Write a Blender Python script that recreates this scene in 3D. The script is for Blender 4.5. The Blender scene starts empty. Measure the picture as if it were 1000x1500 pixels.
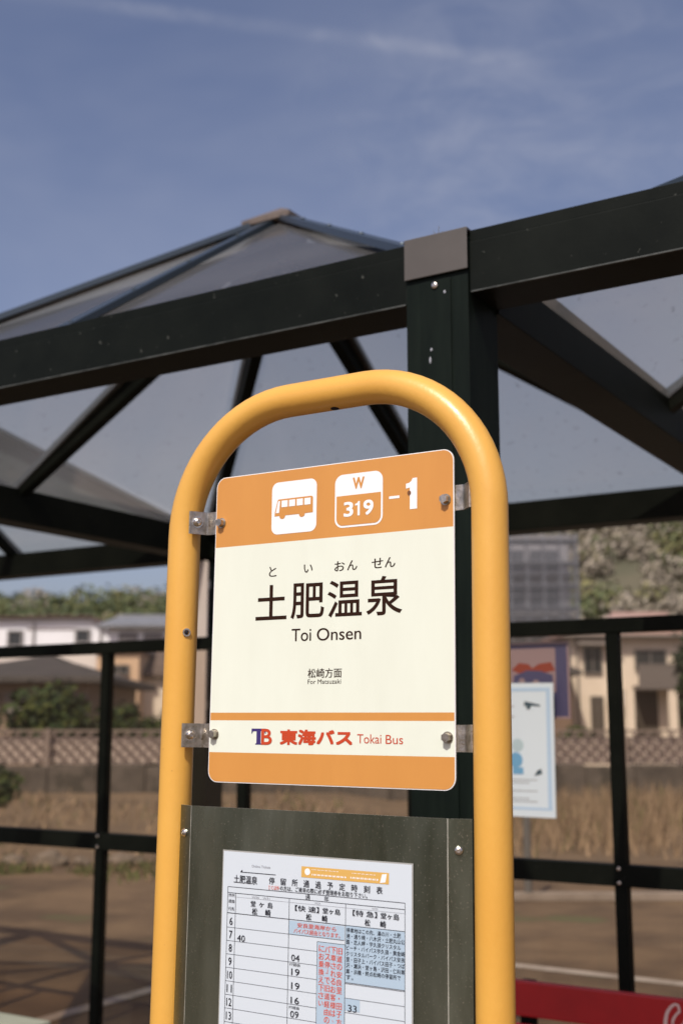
import bpy, bmesh, math, random
from mathutils import Vector, Matrix, Euler
import mathutils.noise as mnoise
R = math.radians
rnd = random.Random(7)
scene = bpy.context.scene
col = scene.collection

# ------------------------------------------------------------------ camera, sky, sun, exposure
PITCH = 0.1765
CAMZ = 1.55
cd = bpy.data.cameras.new('camera')
cam = bpy.data.objects.new('camera', cd); col.objects.link(cam)
cam.location = (0, 0, CAMZ)
cam.rotation_euler = (R(90) + PITCH, 0, 0)
cd.sensor_fit = 'HORIZONTAL'; cd.sensor_width = 24.0; cd.lens = 24.0 * 1.7539
cd.clip_start = 0.05; cd.clip_end = 3000
cd.dof.use_dof = True; cd.dof.focus_distance = 1.68; cd.dof.aperture_fstop = 4.4
scene.camera = cam
scene.view_settings.view_transform = 'Standard'
scene.view_settings.look = 'None'
scene.view_settings.exposure = 0.0
scene.view_settings.gamma = 1.0
scene.cycles.use_denoising = True
scene.cycles.max_bounces = 10
scene.cycles.transparent_max_bounces = 24

SUN_EL = R(50)
SUN_AZ = R(-160)                    # clockwise from +Y
world = bpy.data.worlds.new('World'); scene.world = world
world.use_nodes = True
wn = world.node_tree; wl = wn.links
bg = wn.nodes['Background']
sky = wn.nodes.new('ShaderNodeTexSky'); sky.sky_type = 'NISHITA'; sky.sun_disc = False
sky.sun_elevation = SUN_EL; sky.sun_rotation = SUN_AZ
sky.air_density = 1.0; sky.dust_density = 3.2; sky.ozone_density = 2.0
bg.inputs['Strength'].default_value = 0.104
SKY_TINT = (1.12, 1.0, 1.08, 1); CLOUD = (6.0, 6.0, 6.6, 1)
# sky tint and thin cirrus: one long faint streak and two soft patches, each placed by its direction in the sky
tint = wn.nodes.new('ShaderNodeMix'); tint.data_type = 'RGBA'; tint.blend_type = 'MULTIPLY'; tint.inputs['Factor'].default_value = 1.0
tint.inputs['B'].default_value = SKY_TINT
wl.new(sky.outputs[0], tint.inputs['A'])
tc = wn.nodes.new('ShaderNodeTexCoord')
def wmath(op, a, b=None, c=None):
    n = wn.nodes.new('ShaderNodeMath'); n.operation = op; n.use_clamp = False
    for i, x in enumerate((a, b, c)):
        if x is None: continue
        if isinstance(x, (int, float)): n.inputs[i].default_value = x
        else: wl.new(x, n.inputs[i])
    return n.outputs[0]
def wdot(v):
    n = wn.nodes.new('ShaderNodeVectorMath'); n.operation = 'DOT_PRODUCT'; wl.new(tc.outputs['Generated'], n.inputs[0]); n.inputs[1].default_value = v; return n.outputs['Value']
def wnoise(scale, rot, sc, det=8, ro=.62):
    mp = wn.nodes.new('ShaderNodeMapping'); mp.inputs['Scale'].default_value = scale; mp.inputs['Rotation'].default_value = rot
    wl.new(tc.outputs['Generated'], mp.inputs['Vector'])
    n = wn.nodes.new('ShaderNodeTexNoise'); n.inputs['Scale'].default_value = sc; n.inputs['Detail'].default_value = det; n.inputs['Roughness'].default_value = ro; n.inputs['Distortion'].default_value = .5
    wl.new(mp.outputs[0], n.inputs['Vector']); return n.outputs['Fac']
def wsmooth(x, lo, hi):
    n = wn.nodes.new('ShaderNodeMapRange'); n.interpolation_type = 'SMOOTHSTEP'; wl.new(x, n.inputs['Value']); n.inputs['From Min'].default_value = lo; n.inputs['From Max'].default_value = hi; return n.outputs[0]
def sky_dir(az, el): return Vector((math.sin(R(az)) * math.cos(R(el)), math.cos(R(az)) * math.cos(R(el)), math.sin(R(el))))
wisp = wsmooth(wnoise((3, 3, 9), (0, R(8), 0), 3.2), .36, .74)
fine = wsmooth(wnoise((2, 2, 3), (0, R(-20), 0), 6.5), .38, .70)
da, db = sky_dir(-11.3, 32.5), sky_dir(7.4, 30.75)
nn = da.cross(db).normalized(); mid = sky_dir(-3.5, 31.9)
streak = wmath('MULTIPLY', wsmooth(wmath('ABSOLUTE', wdot(nn)), .009, .0003), wsmooth(wdot(mid), .972, .992))
streak = wmath('MULTIPLY', streak, wmath('MULTIPLY_ADD', fine, .6, .25))
p1 = wmath('MULTIPLY', wsmooth(wdot(sky_dir(10.4, 26.5)), .982, .9995), wisp)
p2 = wmath('MULTIPLY', wsmooth(wdot(sky_dir(3.5, 27.8)), .992, .9998), fine)
cl = wmath('ADD', wmath('MULTIPLY', streak, .19), wmath('ADD', wmath('MULTIPLY', p1, .13), wmath('MULTIPLY', p2, .10)))
veil = wmath('MULTIPLY', wsmooth(wnoise((1, 1, 2.5), (0, 0, 0), 1.6, 4), .25, .75), .16)
cl = wmath('ADD', cl, veil)
mx = wn.nodes.new('ShaderNodeMix'); mx.data_type = 'RGBA'
mx.inputs['B'].default_value = CLOUD
wl.new(cl, mx.inputs['Factor']); wl.new(tint.outputs['Result'], mx.inputs['A']); wl.new(mx.outputs['Result'], bg.inputs['Color'])

sd = bpy.data.lights.new('sun', 'SUN'); sd.energy = 4.0; sd.angle = R(0.53); sd.color = (1.0, 0.955, 0.88)
sun = bpy.data.objects.new('sun', sd); col.objects.link(sun)
svec = Vector((math.sin(SUN_AZ) * math.cos(SUN_EL), math.cos(SUN_AZ) * math.cos(SUN_EL), math.sin(SUN_EL)))
sun.rotation_euler = svec.to_track_quat('Z', 'Y').to_euler()

# ------------------------------------------------------------------ helpers
def at(px, py, Y):
    """world point on the photograph's ray (1000x1500 px) at depth Y metres"""
    xx = (px - 500) / 1753.9; up = -(py - 750) / 1753.9
    cp, sp = math.cos(PITCH), math.sin(PITCH)
    d = Vector((xx, cp - up * sp, sp + up * cp)); t = Y / d.y
    return Vector((d.x * t, Y, CAMZ + d.z * t))

def tag(o, label=None, cat=None, group=None, kind=None):
    if label: o['label'] = label
    if cat: o['category'] = cat
    if group: o['group'] = group
    if kind: o['kind'] = kind
    return o

def empty(name, loc=(0, 0, 0), rz=0.0):
    o = bpy.data.objects.new(name, None); col.objects.link(o)
    o.location = loc; o.rotation_euler = (0, 0, rz); o.empty_display_size = 0.1
    return o

class MB:
    """collects shapes, then links them as ONE mesh object"""
    def __init__(s): s.v = []; s.f = []; s.sm = []; s.mi = []
    def add(s, vs, fs, smooth=False, mi=0):
        b = len(s.v); s.v += [tuple(p) for p in vs]
        for f in fs: s.f.append([b + i for i in f]); s.sm.append(smooth); s.mi.append(mi)
    def box(s, x0, x1, y0, y1, z0, z1, bev=0.0, mi=0):
        if bev <= 0:
            vs = [(x, y, z) for x in (x0, x1) for y in (y0, y1) for z in (z0, z1)]
            s.add(vs, [(0, 1, 3, 2), (4, 6, 7, 5), (0, 4, 5, 1), (2, 3, 7, 6), (0, 2, 6, 4), (1, 5, 7, 3)], mi=mi); return
        bm = bmesh.new(); bmesh.ops.create_cube(bm, size=1)
        for v in bm.verts: v.co = Vector(((x0 + x1) / 2 + v.co.x * (x1 - x0), (y0 + y1) / 2 + v.co.y * (y1 - y0), (z0 + z1) / 2 + v.co.z * (z1 - z0)))
        bmesh.ops.bevel(bm, geom=bm.edges[:], offset=bev, segments=2, affect='EDGES', profile=0.6)
        s.bm(bm, mi)
    def bm(s, bm, mi=0, smooth=False, M=None):
        bm.verts.index_update()
        s.add([(M @ v.co if M else v.co) for v in bm.verts], [[v.index for v in f.verts] for f in bm.faces], smooth, mi); bm.free()
    def bar(s, p, q, w, h, up=(0, 0, 1), mi=0, dz=0.0):
        """box-section bar from p to q, w wide, h high"""
        p, q = Vector(p), Vector(q); d = (q - p).normalized(); sd_ = d.cross(Vector(up)).normalized(); u = sd_.cross(d).normalized()
        vs = []
        for e in (p, q):
            for a, b in ((-1, -1), (1, -1), (1, 1), (-1, 1)): vs.append(e + sd_ * a * w / 2 + u * (b * h / 2 + dz))
        s.add(vs, [(0, 1, 2, 3), (7, 6, 5, 4), (0, 4, 5, 1), (1, 5, 6, 2), (2, 6, 7, 3), (3, 7, 4, 0)], mi=mi)
    def tube(s, pts, r, n=24, caps=True, mi=0):
        pts = [Vector(p) for p in pts]; m = len(pts); rad = r if isinstance(r, (list, tuple)) else [r] * m
        t0 = (pts[1] - pts[0]).normalized()
        nrm = t0.orthogonal().normalized(); vs = []
        for i, p in enumerate(pts):
            t = (pts[min(i + 1, m - 1)] - pts[max(i - 1, 0)]).normalized()
            nrm = (nrm - t * nrm.dot(t)).normalized(); b = t.cross(nrm)
            for k in range(n):
                a = 2 * math.pi * k / n; vs.append(p + (nrm * math.cos(a) + b * math.sin(a)) * rad[i])
        fs = [(i * n + k, i * n + (k + 1) % n, (i + 1) * n + (k + 1) % n, (i + 1) * n + k) for i in range(m - 1) for k in range(n)]
        s.add(vs, fs, True, mi)
        if caps: s.add(vs[:n][::-1], [list(range(n))], False, mi); s.add(vs[-n:], [list(range(n))], False, mi)
    def prism(s, poly, y0, y1, mi=0):
        """polygon in (x,z) extruded from y0 (front) to y1"""
        n = len(poly)
        vs = [(x, y0, z) for x, z in poly] + [(x, y1, z) for x, z in poly]
        s.add(vs, [list(range(n)), list(range(2 * n - 1, n - 1, -1))] + [(i, i + n, (i + 1) % n + n, (i + 1) % n) for i in range(n)], mi=mi)
    def flat(s, poly, y, mi=0):
        s.add([(x, y, z) for x, z in poly], [list(range(len(poly)))], mi=mi)
    def text(s, body, x0, x1, z0, z1, y, bold=0.0, mi=0, fit=True, heavy=0.0):
        """lettering fitted to a box in the (x,z) plane at depth y, read from -y"""
        c = bpy.data.curves.new('t', 'FONT'); c.body = body; c.offset = bold; c.resolution_u = 2 if (z1 - z0) < 0.012 else 6; c.fill_mode = 'FRONT'
        o = bpy.data.objects.new('t', c); col.objects.link(o)
        dg = bpy.context.evaluated_depsgraph_get(); dg.update(); e = o.evaluated_get(dg); m = e.to_mesh()
        P = [v.co.copy() for v in m.vertices]; F = [list(p.vertices) for p in m.polygons]
        e.to_mesh_clear(); bpy.data.objects.remove(o); bpy.data.curves.remove(c)
        if not P: return
        ax, bx = min(p.x for p in P), max(p.x for p in P); ay, by = min(p.y for p in P), max(p.y for p in P)
        sx, sz = (x1 - x0) / (bx - ax), (z1 - z0) / (by - ay)
        if not fit: sz = sx
        d = heavy * (x1 - x0) / max(1, len(body))
        for k, (ox, oz) in enumerate(((0, 0),) if not d else ((-d, -d), (d, d), (-d, d), (d, -d)) if d > .0004 else ((-d, 0), (d, 0))):
            s.add([(x0 + (p.x - ax) * sx + ox, y - k * .00002, z0 + (p.y - ay) * sz + oz) for p in P], F, mi=mi)
    def build(s, name, mats, parent=None, smooth_all=False):
        me = bpy.data.meshes.new(name); me.from_pydata(s.v, [], s.f)
        me.polygons.foreach_set('use_smooth', [True] * len(s.f) if smooth_all else s.sm)
        for m in (mats if isinstance(mats, (list, tuple)) else [mats]): me.materials.append(m)
        me.polygons.foreach_set('material_index', s.mi); me.update()
        o = bpy.data.objects.new(name, me); col.objects.link(o)
        if parent: o.parent = parent
        return o

def copy_tree(o, parent=None):
    c = o.copy(); col.objects.link(c)
    if parent: c.parent = parent
    for ch in list(o.children): copy_tree(ch, c)
    return c

def rrect(x0, x1, z0, z1, r, corners=(1, 1, 1, 1), n=8):
    """rounded rectangle, counter-clockwise from bottom-left; corners = bl, br, tr, tl"""
    out = []
    for (cx, cz, a0, k) in ((x0 + r, z0 + r, 180, 0), (x1 - r, z0 + r, 270, 1), (x1 - r, z1 - r, 0, 2), (x0 + r, z1 - r, 90, 3)):
        if corners[k]:
            for i in range(n + 1):
                a = R(a0 + 90 * i / n); out.append((cx + r * math.cos(a), cz + r * math.sin(a)))
        else: out.append(((x0, x1, x1, x0)[k], (z0, z0, z1, z1)[k]))
    return out

def dome(mb, M, r, h, n=12, mi=0):
    """domed screw head along local -Y, placed by matrix M"""
    prof = [(r, 0), (r, -h * .45), (r * .82, -h * .8), (r * .45, -h), (r * .3, -h), (r * .22, -h * .6)]
    vs = [M @ Vector((q * math.cos(2 * math.pi * k / n), y, q * math.sin(2 * math.pi * k / n))) for q, y in prof for k in range(n)]
    fs = [(i * n + k, i * n + (k + 1) % n, (i + 1) * n + (k + 1) % n, (i + 1) * n + k) for i in range(len(prof) - 1) for k in range(n)]
    fs.append([(len(prof) - 1) * n + k for k in range(n)]); mb.add(vs, fs, False, mi)

# ------------------------------------------------------------------ materials
def mat(name, color, rough=0.6, metal=0.0, var=None, vscale=8.0, vlo=0.35, vhi=0.7, bump=0.0, bscale=60.0, spots=None, sscale=90.0, sthr=0.68, spec=0.5, coat=0.0, stretch=(1, 1, 1), rvar=0.0):
    m = bpy.data.materials.new(name); m.use_nodes = True
    nt = m.node_tree; L = nt.links; b = nt.nodes['Principled BSDF']
    b.inputs['Base Color'].default_value = (*color, 1); b.inputs['Roughness'].default_value = rough
    b.inputs['Metallic'].default_value = metal; b.inputs['Specular IOR Level'].default_value = spec
    b.inputs['Coat Weight'].default_value = coat
    tcn = nt.nodes.new('ShaderNodeTexCoord'); mpn = nt.nodes.new('ShaderNodeMapping'); mpn.inputs['Scale'].default_value = stretch
    L.new(tcn.outputs['Object'], mpn.inputs['Vector'])
    def noise(sc, det=6, ro=0.6, raw=False):
        n = nt.nodes.new('ShaderNodeTexNoise'); n.inputs['Scale'].default_value = sc; n.inputs['Detail'].default_value = det; n.inputs['Roughness'].default_value = ro
        L.new(tcn.outputs['Object'] if raw else mpn.outputs[0], n.inputs['Vector']); return n.outputs['Fac']
    def ramp(src, lo, hi):
        r = nt.nodes.new('ShaderNodeMapRange'); r.inputs['From Min'].default_value = lo; r.inputs['From Max'].default_value = hi; L.new(src, r.inputs['Value']); return r.outputs[0]
    def mix(fac, a, bcol):
        x = nt.nodes.new('ShaderNodeMix'); x.data_type = 'RGBA'; L.new(fac, x.inputs['Factor'])
        if isinstance(a, tuple): x.inputs['A'].default_value = (*a, 1)
        else: L.new(a, x.inputs['A'])
        x.inputs['B'].default_value = (*bcol, 1); return x.outputs['Result']
    c = color
    if var:
        f = ramp(noise(vscale), vlo, vhi); c = mix(f, c, var)
    if spots: c = mix(ramp(noise(sscale, 3, raw=True), sthr, sthr + 0.06), c, spots)
    if not isinstance(c, tuple): L.new(c, b.inputs['Base Color'])
    if rvar:
        r = nt.nodes.new('ShaderNodeMapRange'); L.new(noise(vscale * 1.7), r.inputs['Value']); r.inputs['From Min'].default_value = .3; r.inputs['From Max'].default_value = .7
        r.inputs['To Min'].default_value = max(0.05, rough - rvar); r.inputs['To Max'].default_value = min(1, rough + rvar); L.new(r.outputs[0], b.inputs['Roughness'])
    if bump:
        bp = nt.nodes.new('ShaderNodeBump'); bp.inputs['Strength'].default_value = bump; bp.inputs['Distance'].default_value = 0.01
        L.new(noise(bscale, 4), bp.inputs['Height']); L.new(bp.outputs[0], b.inputs['Normal'])
    return m

def sheet_mat(name, tint, trans, body, gloss_rough, spots=None, scat=0.6, edge=0.6, base=0.035):
    """clear or cloudy plastic sheet: part of the light goes straight through, part is scattered both ways"""
    m = bpy.data.materials.new(name); m.use_nodes = True; nt = m.node_tree; L = nt.links
    nt.nodes.remove(nt.nodes['Principled BSDF']); out = nt.nodes['Material Output']
    tr = nt.nodes.new('ShaderNodeBsdfTransparent'); tr.inputs[0].default_value = (*tint, 1)
    di = nt.nodes.new('ShaderNodeBsdfDiffuse'); tl = nt.nodes.new('ShaderNodeBsdfTranslucent')
    di.inputs[0].default_value = tl.inputs[0].default_value = (*body, 1)
    m1 = nt.nodes.new('ShaderNodeMixShader'); m1.inputs[0].default_value = scat; L.new(di.outputs[0], m1.inputs[1]); L.new(tl.outputs[0], m1.inputs[2])
    m2 = nt.nodes.new('ShaderNodeMixShader'); L.new(m1.outputs[0], m2.inputs[1]); L.new(tr.outputs[0], m2.inputs[2]); m2.inputs[0].default_value = trans
    if spots:
        t = nt.nodes.new('ShaderNodeTexCoord'); n = nt.nodes.new('ShaderNodeTexNoise'); n.inputs['Scale'].default_value = spots[0]; n.inputs['Detail'].default_value = 4
        n.inputs['Roughness'].default_value = .7
        L.new(t.outputs['Object'], n.inputs['Vector'])
        r = nt.nodes.new('ShaderNodeMapRange'); r.inputs['From Min'].default_value = spots[1]; r.inputs['From Max'].default_value = spots[1] + .12
        L.new(n.outputs['Fac'], r.inputs['Value'])
        nb = nt.nodes.new('ShaderNodeTexNoise'); nb.inputs['Scale'].default_value = 1.1; nb.inputs['Detail'].default_value = 3; L.new(t.outputs['Object'], nb.inputs['Vector'])
        rb = nt.nodes.new('ShaderNodeMapRange'); rb.inputs['From Min'].default_value = .3; rb.inputs['From Max'].default_value = .7; rb.inputs['To Min'].default_value = trans + .07; rb.inputs['To Max'].default_value = trans - .08
        L.new(nb.outputs['Fac'], rb.inputs['Value']); L.new(rb.outputs[0], m2.inputs[0])
        x = nt.nodes.new('ShaderNodeMix'); x.data_type = 'RGBA'; L.new(r.outputs[0], x.inputs['Factor']); x.inputs['A'].default_value = (*tint, 1); x.inputs['B'].default_value = (*spots[2], 1); L.new(x.outputs['Result'], tr.inputs[0])
        y = nt.nodes.new('ShaderNodeMix'); y.data_type = 'RGBA'; L.new(r.outputs[0], y.inputs['Factor']); y.inputs['A'].default_value = (*body, 1); y.inputs['B'].default_value = (*[k * .5 for k in body], 1)
        L.new(y.outputs['Result'], di.inputs[0]); L.new(y.outputs['Result'], tl.inputs[0])
    g = nt.nodes.new('ShaderNodeBsdfGlossy'); g.inputs['Roughness'].default_value = gloss_rough
    lw = nt.nodes.new('ShaderNodeLayerWeight'); lw.inputs[0].default_value = 0.5
    pw = nt.nodes.new('ShaderNodeMath'); pw.operation = 'POWER'; pw.inputs[1].default_value = 5.0; L.new(lw.outputs['Facing'], pw.inputs[0])
    fr = nt.nodes.new('ShaderNodeMath'); fr.operation = 'MULTIPLY_ADD'; fr.inputs[1].default_value = edge; fr.inputs[2].default_value = base; L.new(pw.outputs[0], fr.inputs[0])
    m3 = nt.nodes.new('ShaderNodeMixShader'); L.new(fr.outputs[0], m3.inputs[0]); L.new(m2.outputs[0], m3.inputs[1]); L.new(g.outputs[0], m3.inputs[2])
    L.new(m3.outputs[0], out.inputs['Surface']); return m

M = {}
M['yellow'] = mat('orange_yellow_paint', (0.73, 0.405, 0.082), 0.36, var=(0.66, 0.335, 0.056), vscale=4, stretch=(1, 1, .5), bump=0.05, bscale=180, coat=0.1, spots=(0.34, 0.14, 0.04), sscale=70, sthr=0.745, rvar=.08)
M['cream'] = mat('cream_sign_film', (0.735, 0.775, 0.665), 0.38, var=(0.695, 0.73, 0.62), vscale=5, stretch=(3, 1, .7), spots=(.60, .58, .46), sscale=70, sthr=.745)
M['orange'] = mat('orange_sign_film', (0.605, 0.275, 0.064), 0.38, var=(0.565, 0.25, 0.057), vscale=5, stretch=(3, 1, .8))
M['white'] = mat('white_sign_film', (0.83, 0.83, 0.83), 0.38)
M['brown'] = mat('dark_brown_lettering', (0.026, 0.010, 0.005), 0.5, spec=.12)
M['red'] = mat('red_lettering', (0.50, 0.06, 0.02), 0.5, spec=.2)
M['purple'] = mat('purple_lettering', (0.05, 0.032, 0.15), 0.5, spec=.2)
M['steel'] = mat('weathered_steel', (0.58, 0.53, 0.46), 0.36, 1.0, var=(0.30, 0.27, 0.21), vscale=90, bump=0.1, bscale=200, rvar=0.12)
M['bolt'] = mat('bright_screw', (0.80, 0.76, 0.70), 0.25, 1.0, var=(0.45, 0.4, 0.34), vscale=300)
M['plate'] = mat('galvanised_plate', (0.25, 0.27, 0.215), 0.31, 0.92, var=(0.09, 0.105, 0.075), vscale=2.6, stretch=(3.0, 3.0, .7), vlo=.36, vhi=.66, bump=0.03, bscale=120, spots=(0.34, 0.33, 0.27), sscale=330, sthr=0.625, rvar=0.1)
M['dark'] = mat('dark_green_aluminium', (0.0042, 0.0058, 0.0048), 0.5, spec=.07, var=(0.0085, 0.0105, 0.0085), vscale=5, spots=(0.06, 0.064, 0.056), sscale=60, sthr=0.685, bump=0.03, bscale=120)
M['darkpost'] = mat('dark_green_post', (0.0050, 0.0082, 0.0066), 0.5, spec=.07, var=(0.008, 0.0125, 0.0095), vscale=9, stretch=(6, 6, .6), bump=0.03, bscale=60)
M['worn_or_glint'] = mat('worn_edge', (.075, .082, .076), .6, var=(.012, .016, .013), vscale=14, vlo=.35, vhi=.6)
M['groove'] = mat('groove_edge', (0.06, 0.07, 0.06), 0.5)
M['capmetal'] = mat('brown_grey_cap', (0.068, 0.060, 0.053), 0.5, var=(0.082, 0.073, 0.065), vscale=9)
M['ridge'] = mat('blue_grey_ridge_cap', (0.035, 0.05, 0.065), 0.35, 0.4)
M['apex'] = mat('weathered_apex_cap', (0.13, 0.10, 0.08), 0.6, var=(0.08, 0.06, 0.05), vscale=14)
M['roof'] = sheet_mat('cloudy_roof_sheet', (0.96, 0.87, 0.725), 0.79, (0.56, 0.56, 0.57), 0.10, spots=(34, .62, (0.50, 0.44, 0.36)), scat=.52, edge=.35, base=.13)
M['roof_darker'] = sheet_mat('darker_roof_sheet', (0.36, 0.40, 0.37), 0.50, (0.10, 0.115, 0.105), 0.5, spots=(9, .62, (0.22, 0.25, 0.22)), scat=.9, edge=.05)  # darker, less clear sheet for two panels of the leftmost roof
M['pane'] = sheet_mat('bronze_pane', (0.84, 0.75, 0.655), 0.955, (0.42, 0.33, 0.25), 0.03)
M['fold_glint'] = mat('painted_edge_glint', (.62, .61, .53), .4, .45, var=(.30, .30, .25), vscale=30)  # pale colour painted in as glints on the plate's folds and top edge
M['paper'] = mat('laminated_paper', (0.60, 0.665, 0.72), 0.22, coat=0.6)
M['ink'] = mat('black_ink', (0.015, 0.015, 0.022), 0.5, spec=.15)
M['greyink'] = mat('grey_ink', (0.30, 0.31, 0.34), 0.4)
M['redink'] = mat('red_ink', (0.62, 0.10, 0.06), 0.4)
M['bluecell'] = mat('pale_blue_ink', (0.40, 0.52, 0.63), 0.25, coat=0.5)
M['amber'] = mat('amber_ink', (0.66, 0.40, 0.11), 0.25, coat=0.5)
M['film'] = mat('clear_laminate_edge', (0.35, 0.35, 0.33), 0.2)

# ------------------------------------------------------------------ ground
gm = mat('brown_ground', (0.17, 0.118, 0.068), 0.9, var=(0.085, 0.057, 0.033), vscale=1.1, vlo=.38, vhi=.62, bump=0.35, bscale=9, spots=(0.10, 0.10, 0.045), sscale=0.55, sthr=0.60)
g = MB(); g.add([(-900, -900, 0), (900, -900, 0), (900, 1500, 0), (-900, 1500, 0)], [(0, 1, 2, 3)])
tag(g.build('ground', gm), kind='structure')

# ------------------------------------------------------------------ bus shelter
TH = 0.5472; SX, SY = 0.1362, 2.3852
shelter = empty('bus_shelter', (SX, SY, 0), -TH)
tag(shelter, 'dark green bus shelter with cloudy pyramid roofs and bronze panes behind the yellow sign', 'bus shelter')
Z = lambda z: CAMZ + z
UL, UM, D, D2 = -2.582, 0.0176, 2.70, 1.817
PITCHU = UM - (UL - 0.131)           # bay pitch
ZT, ZB = 1.0, 0.866
T = ZT - 0.02
# posts
def post(u, v, cap):
    p = MB(); p.box(u, u + .1421, v, v + .1388, 0, Z(ZB) - 0.001 if not cap else Z(1.0) - .012)
    po = p.build('post', M['darkpost'], shelter)
    if cap:
        c = MB(); c.box(u + .034, u + .103, v - .004, v - .0005, 0.02, Z(.905), bev=.0012); c.box(u + .109, u + .1421, v - .0025, v - .0003, 0.02, Z(.905), bev=.001)
        c.build('cover_strip', M['darkpost'], po)
        c = MB(); c.box(u - .001, u + .1435, v - .008, v - .0042, Z(.915), Z(1.004), bev=.001); c.box(u - .001, u + .1435, v - .0042, v + .1, Z(1.0), Z(1.004))
        c.build('post_cap', M['capmetal'], po)
        c = MB(); dome(c, Matrix.Translation((u + .068, v - .004, Z(.893))), .0075, .005)
        c.build('screw', M['bolt'], po)
        for q in ((.055, .735, .0022, .008), (.058, .757, .0028, .0035), (.09, .875, .0026, .004)):
            c = MB(); c.bm(blob(u + q[0], v - .0042, Z(q[1]), q[2], .0007, q[3] * .9)); c.build('paint_drip', M['greyink'], po)
    return po
def blob(x, y, z, rx, ry, rz):
    bm = bmesh.new(); bmesh.ops.create_uvsphere(bm, u_segments=10, v_segments=6, radius=1)
    for v in bm.verts: v.co = Vector((x + v.co.x * rx, y + v.co.y * ry, z + v.co.z * rz))
    return bm
def beam(mb, a, b, c, d, z0, z1, lip=True, lipdir=None):
    mb.box(a, b, c, d, Z(z0), Z(z1) - (.026 if lip else 0), bev=.0025)
    if lip: mb.box(a, b, c + .004, d, Z(z1) - .0255, Z(z1), bev=.0015)
NB = (-2, -1, 0, 1)
ups = [UM + k * PITCHU for k in (-2, -1, 0, 1)]
post(0, 0, True)
for u in (ups[0], ups[1], ups[3]): post(u - UM, 0, False)
for u in ups: post(u - UM, D, False)
# front beams butt against the post heads
for k, (a, b) in enumerate(((ups[0] - 1.2, ups[1]), (ups[1] + .001, -.0015), (.144, ups[3] + .6))):
    m = MB(); beam(m, a, b, 0.002 if k != 1 else .004, .133, ZB, ZT)
    fb = m.build('front_beam', M['dark'], shelter)
    m = MB(); m.box(a + .003, b - .003, (.002 if k != 1 else .004) - .0008, .006, Z(ZB) - .0006, Z(ZB) + .0022); m.build('worn_edge', M['worn_or_glint'], fb)
for (a, b) in ((ups[0] - 1.2, ups[1]), (ups[1] + .001, ups[2]), (ups[2] + .001, ups[3] + .6)):
    m = MB(); beam(m, a, b, D, D + .13, .838, .9648, False)
    m.build('back_beam', M['dark'], shelter)
for u in ups:
    m = MB(); beam(m, u, u + .131, .1335, D - .001, .858 if u > -.5 else .836, .999 if u > -.5 else .976, False)
    m.build('side_beam', M['dark'], shelter)
# three pyramid roofs
AZ = 1.765; OUT = .115
for k in range(3):
    u0, u1 = ups[k] + .065, ups[k + 1] + .065; v0, v1 = .066, D + .065
    cu, cv = (u0 + u1) / 2, (v0 + v1) / 2
    zc_ = .96 if k < 2 else .928
    corners = [Vector((u0, v0, Z(zc_))), Vector((u1, v0, Z(zc_))), Vector((u1, v1, Z(.955))), Vector((u0, v1, Z(.955)))]
    ap = Vector((cu, cv, Z(AZ)))
    mids = [(corners[i] + corners[(i + 1) % 4]) / 2 for i in range(4)]
    ap_out = Vector((cu + .035, cv - .06, Z(AZ) + OUT - .015))
    ring = []
    for i in range(4): ring += [corners[i], mids[i]]
    for q in ring:
        m = MB(); m.bar(q - Vector((0, 0, .01)), ap, .048, .062); m.build('rafter', M['dark'], shelter)
        c = MB(); c.bar(q + (ap_out - q) * .02 + Vector((0, 0, .004)), ap_out, .06, .02); rc = c.build('ridge_cap', M['ridge'], shelter)
        for t in (.2, .4, .6, .8):
            p = q.lerp(ap_out, t); s = MB(); s.bm(blob(p.x, p.y, p.z + .012, .009, .009, .007)); s.build('screw', M['ridge'], rc)
    up = Vector((0, 0, -.012))
    for i in range(8):
        m = MB(); m.add([ring[i] + up, ring[(i + 1) % 8] + up, ap_out + up], [(0, 1, 2)]); m.build('roof_panel', M['roof_darker'] if k == 0 and i in (2, 3) else M['roof'], shelter)
    m = MB(); m.box(cu - .07, cu + .07, cv - .07, cv + .07, Z(AZ) - .05, Z(AZ) + OUT - .045, bev=.008); m.build('apex_block', M['dark'], shelter)
    c = MB(); s_ = .105; ax_, ay_, az_ = ap_out
    base = [Vector((ax_ + x * s_, ay_ + y * s_, az_ - .055)) for x, y in ((-1, -1), (1, -1), (1, 1), (-1, 1))]
    top = Vector((ax_, ay_, az_ + .035)); vs = base + [b + Vector((0, 0, .02)) for b in base] + [top]
    c.add(vs, [(0, 3, 2, 1), (0, 1, 5, 4), (1, 2, 6, 5), (2, 3, 7, 6), (3, 0, 4, 7), (4, 5, 8), (5, 6, 8), (6, 7, 8), (7, 4, 8)])
    c.build('apex_cap', M['apex'], shelter)
# windbreak screen: rails, muntins, bronze panes
muns = [-6.98, -6.22, -5.47, -4.73, -3.98, -3.225, -2.47, -1.733, -.968, -.2057, .55, 1.30, 2.05, 2.75]
V0, V1 = D2 + .003, D2 + .045
for (z0, z1) in ((.3076, .359), (-.5174, -.4488), (-1.36, -1.30)):
    m = MB(); m.box(-7.0, 3.0, D2, D2 + .05, Z(z0), Z(z1), bev=.003); r = m.build('screen_rail', M['dark'], shelter)
    if z0 < 0 and z0 > -1:
        for u in muns:
            for zz in (Z(z1) - .012, Z(z0) + .012): s = MB(); dome(s, Matrix.Translation((u - .003, D2 - .0003, zz)), .007, .005); s.build('screw', M['bolt'], r)
for u in muns:
    m = MB()
    for (z0, z1) in ((-.4486, .3074), (-1.2998, -.5176), (-1.549, -1.3602)): m.box(u - .021, u + .021, V0, V1, Z(z0), Z(z1), bev=.002)
    m.build('muntin', M['dark'], shelter)
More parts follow.
